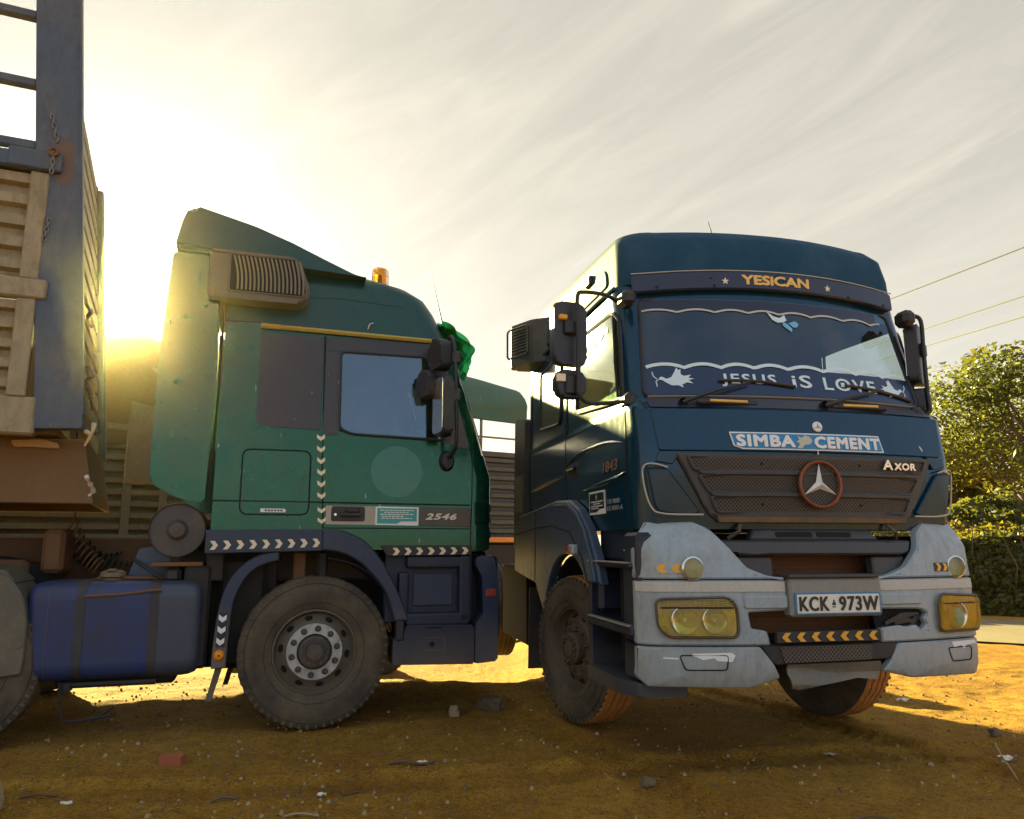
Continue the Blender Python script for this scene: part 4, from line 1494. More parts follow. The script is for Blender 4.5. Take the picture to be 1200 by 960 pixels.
# top shelf and slotted cross panel above the intake
B().patch(rpoly([(-.66, 1.335), (.64, 1.335), (.60, 1.262), (.54, 1.248), (-.54, 1.248), (-.62, 1.262)], .015), bf, -.02, .10, du=.1, bev=.012).build('cross_panel', GRILLE, RT)
B().patch(rpoly([(-.42, 1.40), (.38, 1.40), (.42, 1.335), (-.46, 1.335)], .012), bf, -.05, .08, du=.1, bev=.010).build('slotted_panel', GRILLE, RT)
for y0, y1 in ((-.29, -.05), (-.02, .22)):
    B().patch(rrect(y0, y1, 1.353, 1.383, .012), bf, -.046, .01).build('slot', DARK, RT)
for s in (-1, 1):
    B().patch(rpoly([(s * .34, 1.24), (s * .60, 1.24), (s * .55, 1.135), (s * .42, 1.11), (s * .34, 1.11)][::s], .02), bf, -.06, .06, du=.1, bev=.01).build('intake_duct', GRILLE, RT)
    B().tube([(1.46, s * .50, 1.43), (1.50, s * .53, 1.385), (1.44, s * .57, 1.345)], .012, 8).build('hinge', RIMB, RT)
# chevron bar, pierced panel, bent skid plate
cb = B().patch(rrect(-.395, .275, .757, .822, .006), flat, -.005, .03, bev=.004).build('chevron_bar', BLACK, RT)
chevron_row(cb, 7, (-.385, .79), (.265, .79), .05, flat, YELLOW, .0, -1)
lm = B().patch(rpoly([(-.475, .745), (.41, .745), (.40, .67), (.345, .648), (-.385, .632), (-.41, .65)], .015), bf, -.010, .05, du=.1, bev=.008).build('lower_intake', BLACK, RT)
B().patch([(-.36, .735), (.23, .735), (.22, .652), (-.335, .645)], bf, -.004, .006, du=.1).build('pierced_mesh', MESHL, lm)
SK = lambda u, v, d: (1.60 + d + .05 * math.sin(u * 7) * (.62 - v) * 4 + .02 * math.sin(v * 40 + u * 3), u, v)
B().patch([(-.325, .637), (.25, .645), (.265, .60), (.225, .545), (.10, .555), (-.12, .525), (-.265, .497), (-.31, .51), (-.33, .59)], SK, .02, .012, du=.05, dv=.03).build('bent_skid_plate', surf_mat('dented grey brown plate', (.13, .12, .09), .55, DUST, .6), RT)
# broken hole right of the middle
B().patch([(.27, .94), (.66, .93), (.66, .82), (.30, .81)], bf, -.04, .01, du=.1).build('broken_gap', DARK, RT)
for k, (a, c) in enumerate((((.34, .85), (.60, .90)), ((.42, .845), (.58, .855)), ((.55, .82), (.645, .885)))):
    B().patch(stroke([(a[0], a[1]), ((a[0] + c[0]) / 2, (a[1] + c[1]) / 2 + .015), c], [.02, .035, .012]), bf, -.01 - .012 * k, .012).build('torn_plastic', BLACK, RT)
# headlamps
for s, y0, y1, lensm, frm in ((-1, -1.055, -.60, LENS, BLACK), (1, .735, 1.10, LENSO, BLACK)):
    z0, z1 = .79, 1.012
    outl = rpoly([(y0, z1 - .01), (y0 + .01, z0 + .05), (y0 + .07, z0), (y1 - .02, z0), (y1, z0 + .03), (y1 - .005, z1 - .05), (y1 - .05, z1)], .045) if s < 0 else \
        rpoly([(y0, z1 - .05), (y0, z0 + .02), (y0 + .03, z0), (y1 - .03, z0), (y1, z0 + .04), (y1 + .01, z1 - .02), (y0 + .04, z1)], .035)
    hl = B().patch(outl, bf, .012, .03, du=.06, dv=.06, bev=.006).build('headlamp', surf_mat('lamp housing', (.50, .44, .27), .3, DUST, .4, metal=.5), RT)
    cx_, cz_ = (y0 + y1) / 2, (z0 + z1) / 2
    ins = [(cx_ + (u - cx_) * .93, cz_ + (v - cz_) * .90) for u, v in outl]
    B().patch(ins, bf, .040, .004, du=.05, dv=.05, bev=.012).build('lens', lensm, hl)
    B().tube([bf(u, v, .020) for u, v in outl + outl[:1]], .009, 6, cap=False).build('lamp_guard_wire', surf_mat('brown wire', (.10, .075, .04), .6), hl)
    for cy_, rr_ in (((-.90, .078), (-.735, .072)) if s < 0 else ((.87, .08),)):
        bw_ = B().lathe([(.012, .012), (rr_ * .5, .004), (rr_ * .85, -.008), (rr_, -.014), (rr_ * 1.06, -.012), (rr_ * 1.06, .01)], 24, xf=Matrix.Translation(bf(cy_, .885, .016)) @ Matrix.Rotation(PI / 2, 4, 'Z')).build('lamp_bowl', CHROME, hl)
        B().lathe([(0, -.016), (.012, -.012), (.016, .0), (.016, .012)], 12, xf=Matrix.Translation(bf(cy_, .885, .016)) @ Matrix.Rotation(PI / 2, 4, 'Z')).build('bulb', WHITE, hl)
    if s < 0:
        for cy_ in ():
            B().lathe([(.062, .0), (.070, -.004), (.074, .0), (.070, .003)], 20, xf=Matrix.Translation(bf(cy_, .885, .035)) @ Matrix.Rotation(PI / 2, 4, 'Z'), closed=True).build('lamp_bowl_rim', surf_mat('bowl rim', (.36, .29, .12), .3), hl)
        B().tube([bf(-1.03 + .05 * k, .955, .037) for k in range(9)], .006, 6).build('guard_bar', BLACKD, hl)
        # mesh over the upper half
        gm = B()
        for k in range(17):
            gm.tube([bf(-1.025 + .025 * k, .958, .037), bf(-1.02 + .0245 * k, 1.0, .036)], .002, 4)
        for zz in (.970, .982, .994):
            gm.tube([bf(-1.025 + .05 * k, zz, .037) for k in range(9)], .002, 4)
        stuff(gm.build('guard_mesh', surf_mat('dull wire', (.16, .12, .06), .6), hl))
    else:
        B().lathe([(0, -.006), (.045, -.004), (.06, .0)], 20, xf=Matrix.Translation(bf(.86, .87, .036)) @ Matrix.Rotation(PI / 2, 4, 'Z')).build('lamp_bulb_glass', surf_mat('greenish bulb glass', (.22, .27, .14), .3), hl)
        B().tube([bf(y0 + .03 + .05 * k, .955, .037) for k in range(7)], .005, 6).build('guard_bar', BLACKD, hl)
# round cream lamps, yellow arrows, peeling stickers
for yy, d in ((-.835, -1), (.955, 1)):
    rl = B().lathe([(.060, -.012), (.070, -.006), (.070, .02)], 24, xf=Matrix.Translation(bf(yy, 1.172, .004)) @ Matrix.Rotation(PI / 2, 4, 'Z')).build('round_lamp', CHROME, RT)
    B().lathe([(0, -.022), (.035, -.020), (.058, -.012), (.062, .0)], 24, xf=Matrix.Translation(bf(yy, 1.172, .004)) @ Matrix.Rotation(PI / 2, 4, 'Z')).build('lens', LENSW, rl)
st = B().patch(rrect(-1.04, -.90, 1.145, 1.198, .004), bf, .004, .005, du=.05).build('arrow_strip', BUMP, RT)
chevron_row(st, 2, (-1.05, 1.172), (-.885, 1.172), .05, bf, YELLOW, .007, -1, fill=.75)
st = B().patch(rrect(.765, .885, 1.145, 1.198, .004), bf, .004, .005, du=.05).build('arrow_strip', BLACK, RT)
chevron_row(st, 2, (.77, 1.172), (.885, 1.172), .046, bf, YELLOW, .007, 1, fill=.7)
B().patch([(-.86, .70), (-.64, .705), (-.62, .69), (-.64, .655), (-.72, .66), (-.74, .675), (-.80, .665), (-.86, .69)], bf, .003, .004, du=.05).build('peeling_sticker', WHITE, RT)
B().patch([(-1.02, .68), (-.93, .675), (-.94, .668), (-1.02, .672)], bf, .003, .004).build('peeling_sticker', WHITE, RT)
B().patch([(.84, .725), (1.05, .725), (1.07, .705), (.98, .70), (.95, .675), (.93, .70), (.86, .69)], bf, .003, .004, du=.05).build('peeling_sticker', WHITE, RT)
for y0, y1 in ((-.93, -.66), (.81, 1.02)):
    q = rpoly([(y0, .69), (y0 + .03, .61), (y1 - .01, .61), (y1, .69)], .02)
    B().tube([bf(u, v, .002) for u, v in q + q[:1]], .0035, 4, cap=False).build('tow_cover_gap', DARK, RT)

# ---------------- right side (towards the green truck)
rs = RS.right


def seam(parent, pts, surf, m=DARK, r=.006, name='panel_gap', off=.0):
    return B().tube([surf(u, v, off) for u, v in pts], r, 5).build(name, m, parent)


door = [(-.2, 1.44), (-.2, 2.0), (-.2, 2.6), (-.16, 2.93)]
seam(RT, door, rs)
seam(RT, [(1.17, 1.44), (1.18, 1.9), (1.17, 2.14), (1.10, 2.22)], rs)
seam(RT, [(-1.42, 1.44), (-1.42, 2.4), (-1.42, 3.02)], rs)
CRE = surf_mat('paint crease', (.030, .070, .075), .25, coat=.4)
for pts in ([(-.17, 1.925), (.05, 1.965), (.35, 1.985), (.8, 1.985), (1.12, 1.95)], [(.26, 1.70), (.6, 1.715), (1.0, 1.735), (1.15, 1.76)], [(-1.42, 1.80), (-.9, 1.83), (-.22, 1.855)]):
    P = smoothpath([(a, b, 0) for a, b in pts], 5)
    B().tube([rs(p.x, p.y, .002) for p in P], [.018 * math.sin(PI * min(1, .06 + k / (len(P) - 1) * .94)) + .002 for k in range(len(P))], 8).build('body_crease', TEAL, RT)
hd = B().patch(rrect(-.13, .13, 1.80, 1.925, .02), rs, .004, .012, bev=.004).build('door_handle', BLACK, RT)
B().box(-.10, .10, -1.135, -1.105, 1.875, 1.90, .008).build('pull', TEAL, hd)
text('lettering', '1843', (.72, 1.02, 1.785, 1.86), rs, surf_mat('worn copper silver number', (.30, .20, .13), .4, DARK and (.02, .03, .03), .6, 30, metal=.3), RT, bold=.03, off=.006, shear=.2)
nb = B().patch(rrect(.40, .74, 1.515, 1.675, .004), rs, .006, .008).build('notice', WHITE, RT)
B().patch([(.415, 1.53), (.56, 1.53), (.62, 1.55), (.725, 1.552), (.725, 1.662), (.415, 1.662)], rs, .008, .004).build('notice_face', surf_mat('notice black', (.012, .022, .022), .4), nb)
B().patch([(.565, 1.655), (.59, 1.635), (.575, 1.615), (.555, 1.63)], rs, .010, .003).build('notice_mark', surf_mat('pale teal mark', (.30, .50, .46), .5), nb)
for zz, a, c in ((1.603, .45, .70), (1.588, .50, .65), (1.572, .45, .70), (1.557, .45, .60)):
    lb2 = B()
    rg = random.Random(int(zz * 1000))
    u = a
    while u < c:
        w_ = rg.uniform(.012, .03)
        lb2.patch([(u, zz - .0035), (u + w_, zz - .0035), (u + w_, zz + .0035), (u, zz + .0035)], rs, .010, .003)
        u += w_ + .008
    stuff(lb2.build('notice_lines', WHITE, nb))
text('scribble', 'TX-9800', (.78, 1.02, 1.575, 1.605), rs, surf_mat('chalk', (.30, .34, .33), .8), RT, off=.004, shear=.1)
text('scribble', 'LC-0351-A', (.78, 1.07, 1.53, 1.56), rs, MATS['chalk'], RT, off=.004, shear=.1)
# side glazing
sw = rpoly([(.10, 2.315), (1.12, 2.235), (1.02, 2.80), (.93, 2.865), (.10, 2.885)], [.05, .04, .06, .05, .05])
wg = B().patch(sw, rs, .006, .006, du=.15, dv=.15).build('door_window', GLASSR, RT)
B().tube([rs(u, v, .006) for u, v in sw + sw[:1]], .015, 6, cap=False).build('window_seal', BLACK, wg)
B().tube([rs(.13, 2.30, .012), rs(.6, 2.262, .014), rs(1.08, 2.225, .014)], .008, 6).build('window_trim', STRIPE, wg)
B().tube([rs(1.035, 2.26, .01), rs(.99, 2.5, .012), rs(.955, 2.85, .01)], .010, 6).build('quarter_bar', BLACK, wg)
ribbon(B(), [(.30 + .02 * k, 2.70 + .016 * math.sin(k * .9) + .003 * k) for k in range(28)], .022, rs, .012).build('painted_wave', PALEB, wg)
sw2 = rpoly([(-1.05, 2.34), (-.37, 2.30), (-.36, 2.88), (-1.05, 2.86)], [.05, .10, .05, .05])
w2 = B().patch(sw2, rs, .006, .01, du=.2).build('side_panel_window', surf_mat('dark olive panel', (.05, .062, .045), .22, coat=.4), RT)
B().tube([rs(u, v, .008) for u, v in sw2 + sw2[:1]], .011, 6, cap=False).build('window_seal', BLACK, w2)
wl = B().patch(sw, RS.left, .006, .006, du=.15, dv=.15).build('door_window', GLASSD, RT)
B().tube([RS.left(u, v, .006) for u, v in sw + sw[:1]], .015, 6, cap=False).build('window_seal', BLACK, wl)
# intake box high on the rear corner
ib_ = B()
ib_.prism(rpoly([(-1.42, -1.02), (-1.42, -1.26), (-1.31, -1.325), (-1.02, -1.185), (-.88, -1.02)], [.02, .03, .03, .04, .02]), 'z', 2.97, 3.38, .03)
air = ib_.build('air_intake', surf_mat('grey brown intake', (.050, .045, .042), .5, DUST, .4), RT)
fr_ = rrect(-1.30, -1.02, 3.05, 3.33, .04)
B().tube([(u, -1.322 - .035 + (u + 1.31) * .483 + .0, v) for u, v in fr_ + fr_[:1]], .010, 6, cap=False).build('intake_frame', BLACK, air)
sl_ = B()
for k in range(9):
    sl_.tube([(-1.28, -1.322 - .012 + .03 * .483, 3.07 + .03 * k), (-1.05, -1.322 - .012 + .26 * .483, 3.07 + .03 * k)], .006, 5)
stuff(sl_.build('intake_louvres', GRILLE, air))
# mirrors on both sides
for s in (-1, 1):
    X = 1.10 if s < 0 else 1.20
    yc = 1.42 if s < 0 else 1.115
    y_in = 1.08 if s < 0 else .96
    rot = Matrix.Translation((X, s * yc, 0)) @ Matrix.Rotation(R(8 if s < 0 else 40), 4, 'Z')
    zt = 2.87 if s < 0 else 2.83
    mh = B().prism(rrect(-.115, .115, zt - .42, zt, .05), 'x', -.10, -.02, .025, xf=rot).build('mirror', MIRROR_P, RT)
    B().prism(rrect(-.10, .10, zt - .40, zt - .02, .04), 'x', -.106, -.099, xf=rot).build('mirror_glass', CHROME, mh)
    mw = B().prism(rrect(-.10, .10, zt - .635, zt - .455, .05), 'x', -.10, -.01, .025, xf=rot).build('wide_mirror', MIRROR_P, RT)
    B().box(-.012, .012, -.05, .05, zt - .62, zt - .49, .01, xf=rot).build('mirror_clamp', BLACK, mw)
    B().box(-.022, .012, -.05, .05, zt - .225, zt - .13, .012, xf=rot).build('mirror_clamp', BLACK, mh)
    yy = s * (yc - .03)
    B().tube(smoothpath([(X - .05, s * y_in, zt + .02), (X + .0, s * (y_in + .10), zt + .055), (X + .02, yy - s * .05, zt + .06), (X + .03, yy, zt + .02), (X + .03, yy, zt - .2), (X + .03, yy, zt - .52),
                        (X + .03, yy, zt - .62), (X + .02, yy - s * .07, zt - .675), (X + .08, s * (y_in + .12), zt - .68), (X + .06, s * y_in, zt - .66)], 5), .014, 8).build('mirror_arm', BLACK, RT)
    for zz in (zt + .02, zt - .66):
        B().box(X - .02, X + .12, s * (y_in - .02) - .05, s * (y_in - .02) + .05, zz - .055, zz + .055, .03).build('arm_bracket', BLACK, RT)
    if s < 0:
        B().box(X - .005, X + .02, -1.53, -1.47, 2.33, 2.38, .004).build('sticker', CREAM, mw)
        B().box(-.03, .03, -.03, .03, -.015, .02, .008, xf=rot @ Matrix.Translation((-.02, -.06, zt - .115))).build('orange_chip', YELLOW, mh)

# front wing, steps
wing = [(-1.84, 1.05), (-1.84, 1.50), (-1.6, 1.58), (-.3, 1.655), (.10, 1.64), (.34, 1.56), (.55, 1.42), (.72, 1.22), (.80, 1.05)]
arch = arc(0, .54, .70, 47, 165, 14)
arch = [(x, z) for x, z in arch]
wpoly = wing + [(.56, 1.05)] + arch + [(-1.0, .98), (-1.3, 1.0)]
wside = lambda u, v, d: (u, -(1.135 + d), v)
B().patch(wpoly, wside, .03, .06, du=.12, dv=.15, bev=.014).build('front_wing', FENDER, RT)
seam(RT, [(-1.0, 1.0), (-.98, 1.3), (-.95, 1.60)], wside, off=.03, r=.004)
seam(RT, smoothpath and [(-1.84, 1.40), (-1.0, 1.45), (-.4, 1.46), (.1, 1.40), (.4, 1.22), (.52, 1.06)], wside, off=.03, r=.005)
B().tube([wside(*p, .032) for p in [(-.3, 1.63), (.08, 1.61), (.30, 1.53), (.48, 1.40), (.62, 1.22), (.70, 1.06)]], .016, 8).build('wing_ridge', FENDER, RT)
iw = B()
ia = arc(0, .54, .69, 10, 172, 16)
iw.loft([[(x, -1.10, z), (x, -.55, z), (x * .985, -.55, .54 + (z - .54) * .985), (x * .985, -1.10, .54 + (z - .54) * .985)] for x, z in ia], cap=True)
iw.build('wheel_arch_liner', DARK, RT)
ml = B().box(.22, .34, -1.215, -1.165, 1.235, 1.31, .012).build('wing_lamp', BUMP, RT)
B().box(.205, .27, -1.222, -1.18, 1.24, 1.305, .01).build('lens', ORANGE and REDL, ml)
st_ = [(1.165, 1.20, .50, 1.34, -1.16), (.775, .835, .50, 1.34, -1.16)]
for z0, z1, x0, x1, y0 in st_:
    sp_ = B().box(x0, x1, y0, -.80, z0, z1, .014).build('step', NAVYD, RT)
    B().box(x0 + .02, x1 - .04, y0 - .008, y0 + .03, z1 - .006, z1 + .006, .003).build('tread_edge', STRIPE and surf_mat('worn metal edge', (.26, .24, .20), .4, DUST, .4), sp_)
B().prism(rpoly([(.50, -1.17), (1.12, -1.17), (1.30, -1.10), (1.30, -.80), (.50, -.80)], [.03, .1, .03, .01, .01]), 'z', .43, .515, .014).build('step', surf_mat('grey bottom step', (.05, .058, .068), .45, DUST, .3), RT)
B().box(.46, .52, -1.14, -.78, .45, 1.17, .01).build('step_side', NAVYD, RT)
B().box(.52, 1.30, -.84, -.78, .50, 1.40, .01).build('step_back', NAVYD, RT)
B().box(.50, 1.30, -1.06, -.80, 1.20, 1.42, .02).build('sill_panel', NAVYD, RT)
B().box(1.18, 1.40, -1.135, -.85, .80, 1.38, .02).build('corner_post', NAVYD, RT)
B().box(.52, .66, -1.12, -.86, .86, 1.15, .03).build('step_box', NAVYD, RT)

# steered front wheels, rear wheels, running gear
make_wheel(RT, (-.09, -1.12, .535), R(14), RIMB, RIMB, TREAD, convex=-.01)
w_ = make_wheel(RT, (0.0, 1.09, .535), R(13 + 180), RIMB, RIMB, TREAD, convex=-.01)
for s in (-1, 1):
    make_wheel(RT, (-3.75, s * 1.10, .535), 0 if s < 0 else PI, RIMB, RIMB, TYRE, convex=.0)
ch_ = B()
for s in (-1, 1):
    ch_.box(-4.3, 1.1, s * .43 - .05, s * .43 + .05, .78, 1.05, .01)
for x in (-4.1, -2.4, -.9, .5):
    ch_.box(x - .06, x + .06, -.40, .40, .80, 1.0)
ch_.tube([(0, -.95, .52), (0, -.5, .48), (0, .5, .48), (0, .95, .52)], .07, 8)
ch_.tube([(-3.75, -1.0, .53), (-3.75, 1.0, .53)], .12, 10)
ch_.build('chassis', BLACKD, RT)
B().box(-.55, .95, -.45, .45, .62, 1.38, .08).build('engine', BLACKD, RT)
B().prism(rpoly([(-1.10, .36), (-.50, .36), (-.50, 1.10), (-1.10, 1.10)], .05), 'x', -2.75, -1.62, .02).build('fuel_tank', BLACKD, RT)
B().prism([(-1.36, .20), (-1.30, .92), (-1.325, .92), (-1.39, .20)], 'y', -1.14, -.70).build('mud_flap', surf_mat('grey brown mud flap', (.060, .058, .055), .7, DUST, .4), RT)
B().box(-1.30, -.75, -1.0, -.60, .45, 1.02, .03).build('battery_box', BLACKD, RT)
rp = B().prism(rpoly([(-2.05, 1.25), (-1.56, 1.25), (-1.53, 2.52), (-1.98, 2.58)], .05), 'y', -1.13, -1.05, .02).build('side_fairing', surf_mat('grey black fairing', (.035, .036, .034), .5, DUST, .35), RT)
B().patch(rrect(-1.95, -1.62, 1.62, 1.98, .01), lambda u, v, d: (u, -(1.13 + d), v), .006, .008).build('bill_sticker', surf_mat('torn bill', (.22, .19, .11), .7, (.03, .03, .025), .9, 14.0), rp)

# cab interior
B().box(.92, 1.20, -.98, .98, 2.06, 2.26, .05).build('dashboard', INTER, RT)
for s in (-1, 1):
    seat = B().box(.05, .55, s * .55 - .25, s * .55 + .25, 1.75, 1.92, .06, seg=2).build('seat', SEATM, RT)
    B().box(-.10, .06, s * .55 - .25, s * .55 + .25, 1.85, 2.55, .06, seg=2).build('backrest', SEATM, seat)
    B().box(-.08, .02, s * .55 - .14, s * .55 + .14, 2.55, 2.72, .04, seg=2).build('headrest', SEATM, seat)
sw_ = Matrix.Translation((.78, -.55, 2.27)) @ Matrix.Rotation(R(-62), 4, 'Y')
sb_ = B()
sb_.tube([(.23 * math.cos(k * PI / 12), .23 * math.sin(k * PI / 12), 0) for k in range(25)], .016, 6, xf=sw_, cap=False)
for k in (0, 2.4, 3.9):
    sb_.tube([(0, 0, 0), (.22 * math.cos(k), .22 * math.sin(k), 0)], .014, 6, xf=sw_)
sb_.build('steering_wheel', BLACK, RT)
B().box(-1.44, -1.40, -1.0, 1.0, 1.5, 3.0).build('rear_trim', INTER, RT)
B().box(-1.40, 1.0, -1.02, 1.02, 1.44, 1.48).build('cab_floor', INTER, RT)
gcl = B()
gcl.patch(rpoly([(.72, 2.30), (.88, 2.30), (.85, 2.42), (.80, 2.50), (.74, 2.44)], .03), lambda u, v, d: (u + .02 * math.sin(v * 40), -.93 - d + .015 * math.sin(u * 50 + v * 20), v), 0, .02, du=.03, dv=.03)
go = gcl.build('cloth', GCLOTH)
go.parent = None
go.matrix_world = Matrix.Translation((1.549, 6.175, 0)) @ Matrix.Rotation(R(-78), 4, 'Z')
tag(go, 'small bright green cloth seen through the side window of the teal truck', 'cloth')
# ------------------------------------------------------------------ the left-hand truck
LT = empty('tractor_truck', 'green truck seen side-on with roof deflector, blue fuel tank and rows of cream chevrons',
           'truck', (-1.798, 6.921, 0), R(18))
LS = Shell([(1.27, -.76, 1.47, 1.2, .16, .12), (1.84, -.76, 1.475, 1.2, .16, .12), (1.95, -.76, 1.44, 1.2, .16, .12), (2.12, -.76, 1.39, 1.195, .16, .12), (2.32, -.76, 1.335, 1.185, .16, .12),
            (2.67, -.76, 1.225, 1.165, .17, .12), (2.95, -.75, 1.125, 1.15, .18, .12), (3.08, -.75, 1.06, 1.14, .20, .12), (3.21, -.74, 1.0, 1.13, .22, .12), (3.32, -.74, .92, 1.12, .24, .11),
            (3.40, -.72, .80, 1.08, .26, .10), (3.47, -.7, .58, 1.0, .26, .08), (3.50, -.6, .25, .88, .24, .06)], [-.5, -.02, .11, .45, .74])


def l_holes(z, kind, i):
    if 2.16 < z < 2.79 and kind == 'side' and i in (3, 4):
        return True
    if 2.2 < z < 2.9 and kind == 'front':
        return True
    return False


LS.build('cab', [GREEN, GREENTOP], LT, [1.27, 1.42, 1.6, 1.84, 1.95, 2.05, 2.16, 2.32, 2.55, 2.79, 2.92, 2.97, 3.08, 3.15, 3.21, 3.27, 3.32, 3.36, 3.40, 3.44, 3.47, 3.49, 3.50], l_holes, ang=50)
lcab = [o for o in LT.children if o.name.startswith('cab')][0]
for p in lcab.data.polygons:
    if p.center.z > 2.96:
        p.material_index = 1
lr, ll, lf = LS.right, LS.left, LS.front


def lseam(pts, r=.005, m=DARK, par=None, off=0.0, name='panel_gap'):
    return B().tube([lr(u, v, off) for u, v in pts], r, 5).build(name, m, par or LT)


# black upper panels round the windows
B().patch(rpoly([(-.495, 2.175), (-.03, 2.165), (-.03, 2.905), (-.495, 2.905)], [.06, 0, 0, .03]), lr, .004, .012, du=.2, bev=.002).build('rear_window_panel', WINBLACK, LT)
fr_ = B()
fr_.patch([(-.012, 2.80), (.90, 2.80), (.94, 2.92), (-.012, 2.91)], lr, .004, .012, du=.1, bev=.002)
fr_.patch([(-.012, 2.13), (.10, 2.13), (.10, 2.80), (-.012, 2.80)], lr, .0042, .012, bev=.002)
fr_.build('door_frame', WINBLACK, LT)
B().patch([(.86, 2.12), (1.135, 2.06), (1.13, 2.12), (1.055, 2.40), (.965, 2.69), (.90, 2.80), (.80, 2.80)], lr, .0045, .012, du=.06, dv=.08, bev=.002).build('pillar_panel', WINBLACK, LT)
win = rpoly([(.11, 2.185), (.20, 2.145), (.93, 2.125), (.90, 2.45), (.80, 2.80), (.105, 2.795)], [.06, .04, .03, 0, .06, .05])
dw = B().patch(win, lr, .007, .006, du=.12, dv=.12).build('door_window', GLASSB, LT)
B().tube([lr(u, v, .006) for u, v in win + win[:1]], .012, 6, cap=False).build('window_seal', BLACK, dw)
dwl = B().patch(win, ll, .007, .006, du=.12, dv=.12).build('door_window', GLASSD, LT)
B().tube([ll(u, v, .006) for u, v in win + win[:1]], .012, 6, cap=False).build('window_seal', BLACK, dwl)
wsl = rpoly([(-.98, 2.13), (.98, 2.13), (.90, 2.93), (-.90, 2.93)], .05)
wl_ = B().patch(wsl, lf, .006, .006, du=.12, dv=.12).build('windscreen', GLASS, LT)
B().tube([lf(u, v, .004) for u, v in wsl + wsl[:1]], .016, 6, cap=False).build('windscreen_seal', BLACK, LT)
B().tube([lr(1.02 + .055, 2.75, .0), lr(1.15, 2.45, .0), lr(1.225, 2.2, .0), lr(1.27, 2.02, .0)], .010, 6).build('pillar_trim', CHROME, LT)

# drip rail strip with worn yellow paint, seams, hatch
B().tube([lr(x, 2.955 - .012 * (x + .5), .012) for x in (-.50, -.2, .1, .4, .7, .82)], .020, 6).build('drip_rail', AMBER, LT)
lseam([(-.75, 2.975), (-.5, 2.985)])
lseam([(-.02, 2.92), (-.012, 2.4), (-.004, 1.9), (.02, 1.43)], .006)
lseam([(1.155, 1.28), (1.165, 1.70), (1.165, 1.95), (1.15, 2.10)], .005)
lseam([(-.765, 1.62), (-.3, 1.622), (.3, 1.618), (1.15, 1.615)], .006)
lseam([(.02, 1.43), (.5, 1.43), (1.15, 1.43)], .004)
lseam([(.66, 3.03), (.72, 3.2), (.62, 3.36)], .003, GREENTOP)
lseam([(-.3, 3.22), (.1, 3.235), (.55, 3.215), (.72, 3.19)], .003, GREENTOP)
ht = rrect(-.575, -.09, 1.525, 2.0, .06)
hb_ = B().patch(ht, lr, .003, .012, du=.2, bev=.002).build('side_hatch', GREEN, LT)
B().tube([lr(u, v, .002) for u, v in ht + ht[:1]], .006, 5, cap=False).build('hatch_gap', DARK, hb_)
vt = B().patch([(-.43, 1.542), (-.26, 1.542), (-.25, 1.553), (-.26, 1.568), (-.43, 1.568)], lr, .005, .004).build('maker_sticker', WHITE, hb_)
for k in range(6):
    B().patch([(-.40 + .022 * k, 1.548), (-.385 + .022 * k, 1.548), (-.385 + .022 * k, 1.562), (-.40 + .022 * k, 1.562)], lr, .007, .003).build('sticker_mark', INK, vt)
# faded disc where a round sticker came off, worn smears
B().patch([(.56 + .20 * math.cos(k * PI / 16), 1.865 + .20 * math.sin(k * PI / 16)) for k in range(32)], lr, .0022, .004, du=.1).build('sticker_ghost', surf_mat('faded paint disc', (.010, .100, .058), .20, (.10, .18, .12), .25, 1.6, metal=.4, coat=.4), LT)
# silver band with handle, notice and number
band = B().patch([(.032, 1.455), (.42, 1.455), (1.155, 1.445), (1.155, 1.59), (.032, 1.598)], lr, .006, .010, du=.2, bev=.003).build('door_band', surf_mat('dark bronze band', (.075, .066, .055), .4, DUST, .3, metal=.2), LT)
B().patch([(.036, 1.457), (.74, 1.452), (.74, 1.594), (.036, 1.596)], lr, .008, .004, du=.2).build('silver_band', SILVER, band)
hn = B().patch(rrect(.075, .325, 1.48, 1.592, .02), lr, .012, .006, bev=.003).build('door_handle', BLACK, band)
hx = B()
hx.box(.14, .30, -1.245, -1.21, 1.515, 1.545, .008)
hx.box(.18, .28, -1.24, -1.208, 1.545, 1.58, .008)
hx.build('pull', BLACK, hn)
B().disc((.105, 1.53), .010, -1.221, 10, .006).build('keyhole', CHROME, hn)
nt2 = B().patch([(.405, 1.455), (.735, 1.452), (.735, 1.592), (.405, 1.594)], lr, .012, .004, du=.2).build('notice', WHITE, band)
B().patch([(.417, 1.466), (.57, 1.466), (.60, 1.483), (.722, 1.484), (.722, 1.582), (.417, 1.583)], lr, .014, .004).build('notice_face', STICKT, nt2)
for zz, a, c in ((1.566, .44, .70), (1.551, .47, .66), (1.536, .44, .70), (1.521, .45, .62), (1.506, .45, .69)):
    rg = random.Random(int(zz * 997))
    lb3 = B()
    u = a
    while u < c:
        w_ = rg.uniform(.012, .032)
        lb3.patch([(u, zz - .003), (u + w_, zz - .003), (u + w_, zz + .003), (u, zz + .003)], lr, .016, .003)
        u += w_ + .007
    stuff(lb3.build('notice_lines', WHITE, nt2))
text('lettering', '2546', (.79, 1.04, 1.497, 1.548), lr, surf_mat('silver number', (.72, .66, .52), .35, vary=.1), band, bold=.06, off=.014, thick=.008, shear=.28, space=1.1)
# chevrons up the door edge
for p0, p1, n in (((-.025, 2.15), (0.0, 1.625), 6), ((.002, 1.60), (.010, 1.445), 2)):
    chevron_row(LT, n, p0, p1, .058, lr, CREAM, .010, 1, fill=.60)
